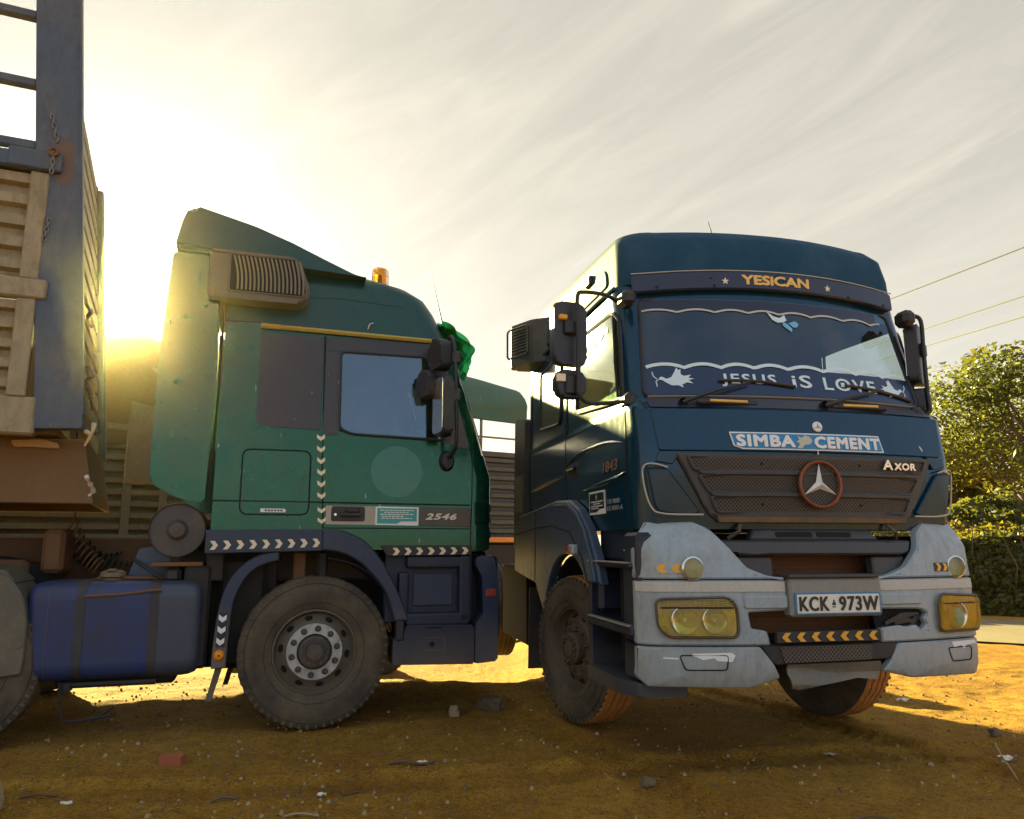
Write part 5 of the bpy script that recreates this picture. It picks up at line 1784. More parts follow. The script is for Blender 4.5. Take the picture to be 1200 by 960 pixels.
# sill band with chevrons, flare round the wheel, lower black strip
sillr = lambda u, v, d: (u, -(1.205 + d), v)
sill = B().patch([(-.79, 1.245), (.02, 1.262), (.02, 1.420), (-.79, 1.412)], sillr, .006, .05, du=.2, bev=.006).build('sill_band', NAVY, LT)
chevron_row(sill, 9, (-.775, 1.302), (.02, 1.322), .062, sillr, CREAM, .010, 1)
flo = smoothpath([(.022, 1.42), (.16, 1.412), (.33, 1.335), (.48, 1.165), (.60, .94), (.675, .745)], 4)
fli = smoothpath([(.575, .745), (.50, .95), (.40, 1.08), (.28, 1.19), (.15, 1.25), (.022, 1.268)], 4)
B().patch([(p.x, p.y) for p in [Vector((q[0], q[1])) for q in flo + fli]], sillr, .018, .12, du=.08, dv=.08, bev=.010).build('wheel_flare', NAVY, LT)
B().box(.585, .645, -1.215, -1.13, .60, .75, .008).build('flare_end', BLACK, LT)
lowp = B().patch([(.50, 1.222), (1.165, 1.228), (1.165, 1.302), (.45, 1.302)], sillr, .008, .04, bev=.004).build('lower_strip', BLACK, LT)
chevron_row(lowp, 7, (.525, 1.256), (1.155, 1.262), .054, sillr, CREAM, .012, 1)
B().patch([(.02, 1.27), (.44, 1.30), (.50, 1.43), (.02, 1.43)], sillr, -.012, .02).build('door_lower', GREEN, LT)
# steps
sb2 = B()
sb2.box(.50, 1.20, -1.12, -.72, .72, 1.235, .01)
sb2.build('step_well', NAVYD, LT)
for args in ((.66, 1.16, -1.20, -1.10, 1.13, 1.22), (1.07, 1.165, -1.205, -1.08, .72, 1.225), (.66, 1.16, -1.205, -1.06, .70, .795), (.60, .68, -1.19, -1.08, .72, 1.1)):
    B().box(*args, .02, seg=2).build('step_frame', NAVYD, LT)
B().box(.72, 1.04, -1.135, -1.10, .84, 1.09, .03, seg=2).build('step_panel', NAVY, LT)
lo_ = B().prism(rpoly([(.565, .425), (1.19, .405), (1.195, .66), (1.18, .70), (.66, .71), (.64, .62), (.565, .61)], .012), 'y', -1.205, -.75, .014).build('lower_step', NAVYD, LT)
B().disc((.86, .565), .020, -1.208, 14, .01).build('step_hole', DARK, lo_)
B().box(.81, .94, -1.2085, -1.20, .68, .690, .002).build('step_slot', DARK, lo_)
qq = rrect(.78, .96, .52, .61, .006)
B().tube([(u, -1.206, v) for u, v in qq + qq[:1]], .003, 4, cap=False).build('plate_outline', NAVY, lo_)
# front corner piece, lamp, reflector, bumper
cpts = rpoly([(1.215, 1.22), (1.35, 1.22), (1.385, 1.06), (1.385, .42), (1.20, .405), (1.205, .70), (1.265, .78), (1.255, 1.06), (1.195, 1.17)], .02)
B().prism(cpts, 'y', -1.20, -1.02, .02).build('bumper_corner', surf_mat('blue bumper paint', (.008, .026, .066), .38, DUST, .25, low=.8), LT)
B().box(1.285, 1.365, -1.210, -1.195, .91, .965, .004).build('side_reflector', REDL, LT)
FBs = Shell([(.40, .9, 1.52, 1.2, .16, .12), (.55, .9, 1.56, 1.2, .16, .12), (1.2, .9, 1.54, 1.2, .16, .12), (1.27, .9, 1.49, 1.2, .16, .12)], [])
B().patch([(-1.1, .42), (1.1, .42), (1.1, 1.22), (-1.1, 1.22)], FBs.front, 0, .12, du=.12, dv=.2, bev=.015).build('front_bumper', MATS['blue bumper paint'], LT)
B().patch(rpoly([(1.185, 1.47), (1.345, 1.475), (1.345, 1.63), (1.30, 1.655), (1.185, 1.655)], .02), lr, .012, .04, du=.03, bev=.008).build('corner_lamp', LENSG, LT)
B().patch(rpoly([(1.19, 1.25), (1.345, 1.27), (1.345, 1.46), (1.19, 1.455)], .02), lr, .008, .03, du=.03, bev=.008).build('corner_panel', GREEN, LT)
B().patch(rpoly([(-.9, 1.30), (.9, 1.30), (.9, 1.95), (-.9, 1.95)], .08), lf, .02, .05, du=.15, dv=.15, bev=.01).build('front_grille', GRILLE, LT)
for k in range(5):
    B().patch([(-.84, 1.36 + .11 * k), (.84, 1.36 + .11 * k), (.84, 1.42 + .11 * k), (-.84, 1.42 + .11 * k)], lf, .035, .02, du=.15, bev=.005).build('grille_bar', BLACK, LT)

# roof deflector, side deflectors, high air intake
fp = rpoly([(-1.15, 3.505), (-1.10, 3.75), (-1.05, 3.865), (-.58, 3.745), (-.30, 3.645), (-.02, 3.525), (.20, 3.435), (.29, 3.425), (-.31, 3.455), (-.80, 3.475)],
           [.04, .05, .06, 0, 0, 0, .04, .01, 0, 0], 4)
B().prism(fp, 'y', -1.16, 1.16, .05, seg=3).build('roof_deflector', GREENTOP, LT)
for s in (-1, 1):
    sp = rpoly([(-1.145, 3.455), (-.895, 3.455), (-.80, 3.12), (-.785, 2.6), (-.815, 1.605), (-.97, 1.62), (-1.185, 1.735), (-1.19, 2.6)], [.03, .02, 0, 0, .02, .1, .05, 0])
    y0 = s * 1.215
    B().prism(sp, 'y', min(y0, y0 - s * .045), max(y0, y0 - s * .045), .014).build('side_deflector', GREEN, LT)
lseam([(-.79, 1.62), (-.765, 2.6), (-.775, 3.1)], .010, DARK, off=.004)
ai = B().prism(rpoly([(-.885, 3.105), (-.20, 3.105), (-.145, 3.19), (-.235, 3.44), (-.30, 3.475), (-.885, 3.475)], [.02, .05, .05, .04, .03, .02]), 'y', -1.31, -1.02, .035, seg=3).build('air_intake', surf_mat('warm grey intake', (.10, .082, .062), .5, DUST, .35), LT)
B().patch(rpoly([(-.735, 3.17), (-.215, 3.17), (-.185, 3.20), (-.275, 3.445), (-.735, 3.445)], .02), lambda u, v, d: (u, -(1.31 + d), v), .003, .01).build('intake_recess', DARK, ai)
lv = B()
for k in range(17):
    x = -.715 + .0295 * k
    top_, bot_ = 3.438, 3.178
    sh = .035
    pts = []
    for j in range(7):
        t = j / 6
        pts.append((x + sh * t + .012 * math.sin(t * PI), -1.318, top_ + (bot_ - top_) * t))
    lv.loft([[(p[0] - .007, p[1] - .006, p[2]), (p[0] + .007, p[1], p[2]), (p[0] + .007, p[1] + .012, p[2]), (p[0] - .007, p[1] + .012, p[2])] for p in pts])
stuff(lv.build('intake_louvres', surf_mat('louvre bars', (.17, .135, .095), .5, DUST, .3), ai))
lf_ = rpoly([(-.745, 3.16), (-.21, 3.16), (-.175, 3.20), (-.27, 3.452), (-.745, 3.452)], .02)
B().tube([(u, -1.313, v) for u, v in lf_ + lf_[:1]], .008, 6, cap=False).build('louvre_rim', MATS['warm grey intake'], ai)
# roof beacon, aerial
bx, by, bz = .48, -.50, 3.475
bc = B().lathe([(0, .055), (.072, .055), (.075, .0), (.062, -.015)], 20, xf=Matrix.Translation((bx, by, bz + .05)) @ Matrix.Rotation(-PI / 2, 4, 'X') @ Matrix.Scale(-1, 4, (0, 1, 0)))
bc = B()
bc.lathe([(0, 0), (.072, 0), (.072, .075), (.060, .085), (0, .085)], 20, xf=Matrix.Translation((bx, by, bz)) @ Matrix.Rotation(PI / 2, 4, 'X') @ Matrix.Scale(1.28, 4))
bco = bc.build('beacon_base', surf_mat('amber brown base', (.16, .07, .01), .4), LT)
m_, t_, p_ = mat('amber beacon glass')
p_.inputs['Base Color'].default_value = (.95, .36, .01, 1)
p_.inputs['Roughness'].default_value = .12
p_.inputs['Transmission Weight'].default_value = .75
p_.inputs['IOR'].default_value = 1.3
bg_ = B()
bg_.lathe([(0, .215), (.045, .214), (.060, .20), (.063, .165), (.066, .15), (.063, .145), (.066, .09), (0, .085)], 24, xf=Matrix.Translation((bx, by, bz)) @ Matrix.Rotation(PI / 2, 4, 'X') @ Matrix.Scale(1.28, 4))
bg_.build('beacon_dome', m_, bco)
B().lathe([(0, .18), (.018, .17), (.03, .09), (0, .088)], 12, xf=Matrix.Translation((bx, by, bz)) @ Matrix.Rotation(PI / 2, 4, 'X') @ Matrix.Scale(1.28, 4)).build('beacon_lamp', surf_mat('beacon core', (.7, .12, .01), .4), bco)
B().tube([(1.0, -.8, 3.17), (.93, -.8, 3.45), (.87, -.8, 3.71)], [.008, .005, .003], 6).build('roof_aerial', BLACK, LT)
B().tube([lr(.31, 3.0, .0), lr(.32, 3.04, .02), lr(.35, 3.05, .02)], .004, 5).build('roof_clip', CHROME, LT)

# mirrors on both sides
for s in (-1, 1):
    Y = s * 1.40
    ms_ = B()
    rot = Matrix.Translation((.885, Y, 0)) @ Matrix.Rotation(R(-10 * s), 4, 'Z')
    mh = B().prism(rrect(-.10, .10, 2.13, 2.60, .05), 'x', -.05, .04, .03, xf=rot).build('mirror', MIRROR_P, LT)
    B().prism(rrect(-.095, .095, 2.15, 2.58, .04), 'x', -.060, -.054, xf=rot).build('mirror_glass', CHROME, mh)
    rot2 = Matrix.Translation((.86, s * 1.36, 0)) @ Matrix.Rotation(R(-20 * s), 4, 'Z')
    wm = B().prism(rrect(-.09, .10, 2.66, 2.90, .06), 'x', -.06, .06, .035, xf=rot2).build('kerb_mirror', MIRROR_P, LT)
    rot3 = Matrix.Translation((.76, s * 1.30, 0)) @ Matrix.Rotation(R(-30 * s), 4, 'Z')
    B().prism(rrect(-.08, .08, 2.44, 2.66, .06), 'x', -.04, .05, .03, xf=rot3).build('wide_mirror', MIRROR_P, LT)
    B().tube(smoothpath([(.93, s * 1.20, 2.90), (.935, s * 1.38, 2.93), (.955, s * 1.44, 2.78), (.965, s * 1.45, 2.45), (.975, s * 1.43, 2.10), (.965, s * 1.33, 2.0), (.955, s * 1.19, 1.98)], 5), .016, 8).build('mirror_arm', MIRROR_P, LT)
    B().tube([(.955, s * 1.42, 2.52), (.80, s * 1.34, 2.54)], .018, 6).build('mirror_link', BLACK, LT)
    B().box(.93, 1.0, s * 1.44 - .03, s * 1.44 + .03, 2.40, 2.50, .012).build('arm_clamp', BLACK, LT)
    B().box(.93, 1.0, s * 1.43 - .03, s * 1.43 + .03, 2.70, 2.80, .012).build('arm_clamp', BLACK, LT)
    B().lathe([(0, -.05), (.045, -.045), (.062, -.01), (.06, .03), (.04, .06), (0, .065)], 16, xf=Matrix.Translation((.955, s * 1.20, 1.96)) @ Matrix.Scale(1.35, 4, (0, 0, 1))).build('arm_foot', BLACK, LT)

# wheels
make_wheel(LT, (0, -1.2, .54), 0, RIM, surf_mat('dark nuts', (.05, .045, .038), .5, DUST, .4), TYRE, WHITEW, convex=.01, hubm=surf_mat('brown hub', (.055, .045, .032), .6, DUST, .5))
make_wheel(LT, (0, 1.2, .54), PI, RIM, MATS['dark nuts'], TREAD, WHITEW, convex=.01)
for x in (-2.28, -3.65):
    for s in (-1, 1):
        make_wheel(LT, (x, s * 1.2, .535), 0 if s < 0 else PI, RIMB, RIMB, TYRE, convex=-.06)
# running gear
ch_ = B()
for s in (-1, 1):
    ch_.box(-4.4, 1.1, s * .43 - .05, s * .43 + .05, .76, 1.03, .01)
for x in (-4.2, -2.9, -1.7, -.7, .6):
    ch_.box(x - .06, x + .06, -.40, .40, .78, 1.0)
ch_.tube([(0, -1.05, .54), (0, -.6, .47), (0, .6, .47), (0, 1.05, .54)], .075, 8)
ch_.tube([(-2.28, -1.0, .53), (-2.28, 1.0, .53)], .13, 10)
ch_.build('chassis', BLACKD, LT)
B().box(-.60, 1.0, -.48, .48, .66, 1.30, .08).build('engine', BLACKD, LT)
B().box(-.70, -.35, -.98, -.5, .42, 1.22, .04).build('front_bracket', BLACKD, LT)
B().box(-.45, .55, -.62, -.54, 1.02, 1.28, .02).build('arch_wall', surf_mat('perforated arch plate', (.055, .045, .032), .6, DUST, .4), LT)
for k, (u, v) in enumerate(((-.40, 1.16), (-.33, 1.16), (-.26, 1.20), (-.38, 1.08), (-.30, 1.10))):
    B().disc((u, v), .012, -.624, 8, .006).build('plate_hole', DARK, LT)
sp2 = B()
for k in range(7):
    sp2.box(-.62 + .04 * k, .62 - .04 * k, -.62, -.52, .60 + .022 * k, .618 + .022 * k)
sp2.build('leaf_spring', RUST, LT)
lin = B()
ia = arc(0, .54, .68, -4, 84, 10)
lin.loft([[(x, -1.17, z), (x, -.52, z), (x * .98, -.52, .54 + (z - .54) * .98), (x * .98, -1.17, .54 + (z - .54) * .98)] for x, z in ia])
lin.build('wheel_arch_liner', DARK, LT)
lin = B()
ib2 = arc(0, .54, .69, 100, 122, 6)
B().box(.0, .08, -1.08, -.98, 1.0, 1.26, .02).build('air_spring', BLACKD, LT)
B().box(-.17, -.08, -1.0, -.92, 1.02, 1.25, .01).build('cab_mount', RUST, LT)
# mudguard behind the front wheel: curved strip with arrows, orange lamp and mud flap
mo = smoothpath([(-.28, 1.262), (-.42, 1.235), (-.545, 1.15), (-.63, 1.02), (-.675, .85), (-.695, .62), (-.70, .455)], 4)
mi_ = smoothpath([(-.605, .455), (-.60, .62), (-.585, .85), (-.555, .97), (-.49, 1.09), (-.40, 1.16), (-.28, 1.195)], 4)
mgp = B().patch([(p[0], p[1]) for p in mo + mi_], sillr, -.01, .30, du=.08, dv=.10, bev=.008).build('mudguard', NAVY, LT)
mt = B().patch([(-.677, .60), (-.618, .60), (-.607, .835), (-.663, .835)], sillr, -.006, .006).build('arrow_plate', BLACK, mgp)
chevron_row(mt, 3, (-.640, .835), (-.650, .60), .052, sillr, WHITE, .0, 1, fill=.7)
B().lathe([(0, -.018), (.024, -.016), (.036, -.004), (.038, .006)], 20, xf=Matrix.Translation((-.652, -1.196, .545))).build('side_lamp', ORANGE, mgp)
B().lathe([(0, -.022), (.006, -.021), (.008, -.016)], 10, xf=Matrix.Translation((-.652, -1.196, .545))).build('lamp_screw', DARK, mgp)
B().prism([(-.725, .235), (-.672, .46), (-.625, .46), (-.685, .235)], 'y', -1.16, -.92).build('mud_flap', surf_mat('dusty mud flap', (.10, .085, .055), .8, DUST, .5), LT)
B().prism([(-.625, .30), (-.585, .46), (-.545, .46), (-.59, .30)], 'y', -.90, -.86).build('flap_stay', BLACKD, LT)
# fuel tank
tk = rpoly([(-1.19, .41), (-.52, .41), (-.52, 1.06), (-1.19, 1.06)], .12, 8)


def tank_ring(x, k=1.0):
    cy, cz = -.855, .735
    return [(x, cy + (u - cy) * k, cz + (v - cz) * k) for u, v in tk]


tb_ = B()
tb_.loft([tank_ring(-1.87, .80), tank_ring(-1.862, .90), tank_ring(-1.845, .96), tank_ring(-1.81, .995), tank_ring(-1.78, 1.0)] + [tank_ring(-1.78 + .14 * k / 1) for k in range(1, 6)])
tank = tb_.build('fuel_tank', TANK, LT, ang=50)
te = B()
te.loft([tank_ring(-1.08, 1.0), tank_ring(-.90, 1.0), tank_ring(-.85, .985), tank_ring(-.81, .94), tank_ring(-.79, .86), tank_ring(-.785, .7)])
te.build('tank_end', TANKE, tank, ang=50)
for x in (-1.545, -1.09):
    stp = B()
    stp.loft([tank_ring(x - .028, 1.010), tank_ring(x + .028, 1.010)])
    stp.build('tank_strap', STRAP, tank)
for x in (-1.735,):
    stp = B()
    stp.loft([tank_ring(x - .004, 1.006), tank_ring(x + .004, 1.006)])
    stp.build('tank_seam', MATS['slate blue tank end'], tank)
cp_ = B()
cp_.lathe([(0, .075), (.05, .075), (.085, .06), (.09, .03), (.07, .02), (.07, .0)], 20, xf=Matrix.Translation((-1.40, -.95, 1.055)) @ Matrix.Rotation(PI / 2, 4, 'X'))
cp_.box(-1.43, -1.37, -1.05, -.95, 1.12, 1.14, .01)
cp_.build('filler_cap', surf_mat('brown filler cap', (.14, .095, .05), .55, DUST, .6), tank)
B().tube([(-1.52, -1.205, .965), (-1.3, -1.21, .975), (-1.13, -1.215, .995), (-1.05, -1.205, 1.0)], .010, 6).build('rusty_rod', RUST, tank)
B().box(-1.50, -1.0, -.98, -.90, 1.062, 1.085, .006).build('top_bar', RUST, tank)
sc = B()
sc.tube([(-1.63, -1.17, .41), (-1.61, -1.19, .25), (-1.585, -1.2, .17), (-1.50, -1.2, .165), (-1.30, -1.2, .19)], .010, 6)
sc.tube([(-1.42, -1.2, .155), (-1.29, -1.19, .245)], .008, 6)
sc.tube([(-1.62, -1.15, .385), (-1.05, -1.15, .385)], .020, 6)
sc.tube([(-1.60, -1.17, .40), (-1.58, -1.17, .35)], .035, 6)
sc.build('tank_step', BLACKD, LT)
B().box(-1.72, -.95, -.9, -.5, .33, .43, .02).build('tank_cradle', BLACKD, LT)
# air canister behind the cab
cn = B()
cn.lathe([(0, -.03), (.05, -.028), (.075, .0), (.12, .004), (.178, .006), (.186, -.004), (.192, .006), (.192, .42), (0, .42)], 40, xf=Matrix.Translation((-.985, -1.13, 1.41)))
cno = cn.build('air_canister', surf_mat('dusty canister', (.052, .047, .040), .5, DUST, .35), LT)
B().disc((-.985, 1.41), .012, -1.166, 10, .01).build('canister_bolt', RUST, cno)
B().box(-1.14, -.80, -1.12, -.80, 1.155, 1.185, .006).build('canister_shelf', RUST, LT)
for x in (-1.0, -.83):
    B().box(x - .06, x + .06, -1.10, -.8, 1.04, 1.155, .03).build('shelf_bracket', BLACK, LT)
B().box(-.92, -.74, -1.12, -.5, .45, 1.16, .02).build('battery_box', BLACKD, LT)
B().prism(rpoly([(-1.34, 1.02), (-1.02, 1.02), (-1.05, 1.22), (-1.12, 1.30), (-1.26, 1.28)], .02), 'y', -.85, -.80).build('blue_bracket', FENDER, LT)
B().tube(smoothpath([(-1.28, -.9, 1.2), (-1.15, -1.0, 1.12), (-1.05, -1.0, 1.05), (-1.0, -.95, 1.0)], 4), .012, 6).build('air_hose', BLACK, LT)
# rear mudguard
rgp = smoothpath([(-2.24, 1.17), (-2.02, 1.12), (-1.94, 1.06), (-1.875, .95), (-1.845, .80), (-1.84, .62), (-1.85, .48)], 4)
rgi = smoothpath([(-2.02, .46), (-2.06, .62), (-2.10, .78), (-2.16, .88), (-2.24, .96)], 4)
B().patch([(p[0], p[1]) for p in rgp + rgi], sillr, .02, .45, du=.08, dv=.1, bev=.008).build('rear_mudguard', surf_mat('grey dusty mudguard', (.105, .095, .065), .6, DUST, .6), LT)
B().prism(rpoly([(-2.8, 1.10), (-2.0, 1.10), (-1.93, 1.06), (-2.0, 1.14), (-2.3, 1.19), (-2.8, 1.19)], .01), 'y', -1.2, -.75, .01).build('rear_mudguard', MATS['grey dusty mudguard'], LT)
# coiled air lines behind the cab
for k, (x0, z0, x1, z1, y) in enumerate(((-1.83, 1.50, -1.60, 1.13, -.35), (-1.72, 1.28, -1.36, 1.12, -.30), (-1.86, 1.30, -1.50, 1.20, -.15))):
    pts = []
    n = 90
    for i in range(n + 1):
        t = i / n
        th = t * 2 * PI * 9
        rr = .055
        sag = -.06 * math.sin(PI * t)
        pts.append((x0 + (x1 - x0) * t + rr * .5 * math.cos(th), y + rr * math.sin(th), z0 + (z1 - z0) * t + rr * math.cos(th) + sag))
    B().tube(pts, .008, 5).build('coiled_hose', BLACKD if k else RUST, LT)
B().box(-1.95, -1.80, -.6, -.25, 1.10, 1.42, .03).build('coupling_bracket', RUST, LT)
B().prism(rpoly([(-3.1, 1.02), (-1.9, 1.02), (-1.85, 1.12), (-2.3, 1.22), (-3.1, 1.22)], .03), 'y', -.45, .45, .02).build('fifth_wheel', BLACKD, LT)
B().box(-3.3, -.95, -.10, -.06, 1.03, 1.36, .01).build('catwalk_panel', surf_mat('brown catwalk steel', (.11, .055, .022), .8, (.16, .10, .05), .5, 3.0), LT)
B().box(-3.3, -2.0, -.72, -.60, .85, 1.2, .03).build('cross_beam', MATS['brown catwalk steel'], LT)
B().box(-.98, -.28, -.86, -.80, .42, 1.45, .01).build('splash_plate', BLACKD, LT)
B().box(-.78, -.66, -1.10, -.80, 1.05, 1.28, .01).build('cab_bracket', BLACKD, LT)
B().box(1.0, 1.35, -1.0, 1.0, .55, 1.25, .02).build('front_cross_beam', BLACKD, LT)
# interior
B().box(.95, 1.25, -1.05, 1.05, 1.95, 2.13, .05).build('dashboard', INTER, LT)
for s in (-1, 1):
    seat = B().box(.0, .5, s * .6 - .25, s * .6 + .25, 1.62, 1.82, .06, seg=2).build('seat', SEATM, LT)
    B().box(-.14, .02, s * .6 - .25, s * .6 + .25, 1.75, 2.45, .06, seg=2).build('backrest', SEATM, seat)
B().box(-.70, -.66, -1.12, 1.12, 1.4, 3.1).build('rear_trim', INTER, LT)
B().box(-.66, .95, -1.14, 1.14, 1.32, 1.36).build('cab_floor', INTER, LT)
cu_ = B()
cu_.loft([[(-.1 + .05 * k, 1.10 + .015 * math.sin(k * 1.7), z) for z in (2.05, 2.85)] + [(-.1 + .05 * k, 1.11 + .015 * math.sin(k * 1.7), z) for z in (2.85, 2.05)] for k in range(21)])
cu_.build('window_curtain', surf_mat('blue grey curtain', (.10, .13, .16), .9), LT)

# green cloth hung over the top of the windscreen (held by the cab, a thing of its own)
gc = B()
rows = []
spn = smoothpath([(.92, -1.0, 3.13), (1.02, -.98, 3.12), (1.12, -.96, 3.05), (1.19, -.95, 2.94), (1.17, -.97, 2.84), (1.13, -1.0, 2.74)], 5)
for i, p in enumerate(spn):
    t = i / (len(spn) - 1)
    wd = .04 + .15 * math.sin(PI * min(1, t * 1.05 + .05))
    row = []
    for k in range(12):
        u = k / 11
        row.append((p[0] + .030 * math.sin(k * 1.9 + i * .5) - .02 * u, p[1] - .06 + wd * 2.3 * u, p[2] + .022 * math.cos(k * 2.3 + i * .4) - .05 * u * t))
    rows.append(row)
vs = [v for r in rows for v in r]
fs = [(i * 12 + k, i * 12 + k + 1, (i + 1) * 12 + k + 1, (i + 1) * 12 + k) for i in range(len(rows) - 1) for k in range(11)]
gc.add(vs, fs)
gc.add([(a + .012, b, c - .008) for a, b, c in vs], [f[::-1] for f in fs])
gco = gc.build('cloth', GCLOTH, ang=60)
gco.matrix_world = Matrix.Translation((-1.798, 6.921, 0)) @ Matrix.Rotation(R(18), 4, 'Z')
tag(gco, 'bunched bright green cloth draped at the top of the green truck windscreen', 'cloth')
# ------------------------------------------------------------------ tall trailer at the left edge
TT = empty('high_sided_trailer', 'tall blue grey trailer with corner post and open top rails at the left edge', 'trailer', (-2.981, 5.275, 0), R(24))
RK = lambda z: -.087 * (z - 2.11)          # headboard rakes back


def rake(b):
    b.v = [(x + RK(z), y, z) for x, y, z in b.v]
    return b


pb_ = B()
for k in range(8):
    z0, z1 = 2.08 + .55 * k, 2.08 + .55 * (k + 1)
pb_.prism([(-.295, 2.085), (-.01, 2.10), (0.0, 2.13), (0.0, 6.3), (-.295, 6.3)], 'y', 0, .16, .012)
post = rake(pb_).build('corner_post', TRAIL, TT)
B().prism([(x, z) for x, z in ((-.012 + RK(2.2), 2.2), (.004 + RK(2.2), 2.2), (.004 + RK(6.2), 6.2), (-.012 + RK(6.2), 6.2))], 'y', -.012, .0).build('post_edge', TRAIL, post)
rake(B().box(-.30, 0, 2.26, 2.42, 2.08, 4.82, .012)).build('corner_post', TRAIL, TT)
rake(B().box(-.20, -.05, 2.25, 2.30, 4.6, 4.86, .01)).build('post_cap', RUST, TT)
for z in (5.16, 4.62, 4.14, 5.7, 6.2):
    for y in ((.03, .10), (2.30, 2.37)):
        if y[0] > 1 and z > 4.7:
            continue
        B().box(-8.0, -.29 + RK(z), *y, z - .035, z + .035, .012).build('top_rail', TRAIL, TT)
for y in ((-.03, .10), (2.30, 2.40)):
    B().box(-8.0, -.40, *y, 3.925, 4.055, .015).build('side_beam', TRAIL, TT)
B().box(-.62, -.29, -.045, .0, 3.93, 4.075, .012).build('beam_bracket', TRAIL, TT)
for zz, x1 in ((2.06, 0),):
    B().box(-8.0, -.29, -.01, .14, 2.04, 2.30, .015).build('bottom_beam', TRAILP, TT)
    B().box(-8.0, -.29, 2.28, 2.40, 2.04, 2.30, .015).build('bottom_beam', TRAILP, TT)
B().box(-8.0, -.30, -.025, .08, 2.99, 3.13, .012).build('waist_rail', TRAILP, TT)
for i in range(6):
    x = -.36 - 1.35 * i
    for z0, z1 in ((2.30, 2.99), (3.13, 3.925)):
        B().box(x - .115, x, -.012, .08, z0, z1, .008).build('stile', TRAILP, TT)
    for z0, z1 in ((2.30, 2.99), (3.13, 3.925)):
        # pressed panel: ribs run along the trailer
        prof = []
        n = 5 if z1 - z0 > .7 else 5
        st = (z1 - z0) / n
        for k in range(n):
            b0 = z0 + st * k
            prof += [(b0, .075), (b0 + st * .36, .075), (b0 + st * .46, .020), (b0 + st * .90, .020)]
        prof.append((z1, .075))
        q = B()
        q.loft([[(xx, y, z) for z, y in prof] + [(xx, .10, z) for z, y in prof[::-1]] for xx in (x - 1.35, x - .115)])
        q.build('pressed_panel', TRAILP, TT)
# headboard of spaced planks
zz = 2.16
rg = random.Random(4)
while zz < 4.75:
    h = .135
    q = B().box(-.10, -.06, .16, 2.27, zz, zz + h, .006)
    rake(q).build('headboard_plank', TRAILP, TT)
    zz += h + .062
for y in (.75, 1.35, 1.9):
    rake(B().box(-.155, -.10, y - .04, y + .04, 2.1, 4.7, .008)).build('headboard_stay', TRAIL, TT)
# floor and underframe
B().box(-8.0, -.16, .14, 2.28, 2.07, 2.11).build('floor', TRAILU, TT)
for y in (.32, 2.0):
    B().prism([(-8.0, 2.06), (-.01, 2.065), (.085, 1.60), (-8.0, 1.565)], 'y', y, y + .10, .01).build('chassis_rail', TRAILU, TT)
B().prism([(-.03, 2.06), (.0, 2.06), (.085, 1.60), (.06, 1.60)], 'y', .42, 2.0).build('front_apron', TRAILU, TT)
for x in (-.5, -1.1, -1.7, -2.6, -3.5):
    B().box(x - .05, x + .05, .42, 2.0, 1.85, 2.06, .01).build('cross_member', TRAILU, TT)
B().prism(rpoly([(-.46, 2.03), (-.44, 1.985), (-.30, 1.99), (-.16, 1.985), (-.17, 2.02), (-.27, 2.045)], .01), 'y', .27, .32, .005).build('rope_cleat', surf_mat('tan cleat', (.42, .26, .09), .6), TT)
B().box(-2.2, -1.3, .42, 2.0, 1.50, 1.60, .02).build('kingpin_plate', BLACKD, TT)
for s in (.45, 1.85):
    B().box(-3.3, -3.15, s - .07, s + .07, .35, 1.6, .01).build('landing_leg', BLACKD, TT)
for x in (-6.2, -7.4):
    for y in (.0, 2.4):
        pass


def chain(x, y, z, n, parent, name='chain', dx=0.0):
    b = B()
    for k in range(n):
        c = Vector((x + dx * k, y - .012, z - .034 * k))
        ax = Matrix.Rotation(R(90 * (k % 2) + 20), 4, 'Z')
        ring = [(.012 * math.cos(a * PI / 5), 0, .022 * math.sin(a * PI / 5)) for a in range(11)]
        b.tube(ring, .0045, 5, xf=Matrix.Translation(c) @ ax, cap=False)
    return b.build(name, STEEL, parent)


chain(-.385, 0, 4.36, 6, post, dx=.010)
chain(-.345, -.045, 4.06, 5, post)
chain(-.335, 0, 3.57, 5, post, dx=-.004)
B().lathe([(.018, -.012), (.036, -.012), (.036, .012), (.018, .012)], 16, xf=Matrix.Translation((-.345, -.06, 4.07)), closed=True).build('hook_ring', RUST, post)
B().patch(rrect(-.33, -.22, 3.86, 4.2, .05), lambda u, v, d: (u, -d, v), .002, .004).build('rust_patch', surf_mat('rust stain', (.16, .10, .06), .8, (.08, .105, .13), .8, 9), post)
# rags and wire ends tied along the headboard edge
for k, (z, s) in enumerate(((3.05, .05), (2.55, .06), (2.42, .05), (2.15, .07), (1.78, .09))):
    q = B()
    rg = random.Random(k + 40)
    pts = [(RK(z) + .03 + rg.gauss(0, .02), .12 + .05 * i + rg.gauss(0, .02), z - .03 * i + rg.gauss(0, .02)) for i in range(5)]
    q.tube(smoothpath(pts, 3), [.008 + .012 * rg.random() for _ in range(13)], 6)
    q.build('tied_rag', LITTER if k > 2 else STEEL, TT)
for x in (-6.3, -7.6):
    for s, y in ((-1, .0), (1, 2.4)):
        w = make_wheel(TT, (x, y, .535), 0 if s < 0 else PI, RIMB, RIMB, TYRE, convex=-.05)

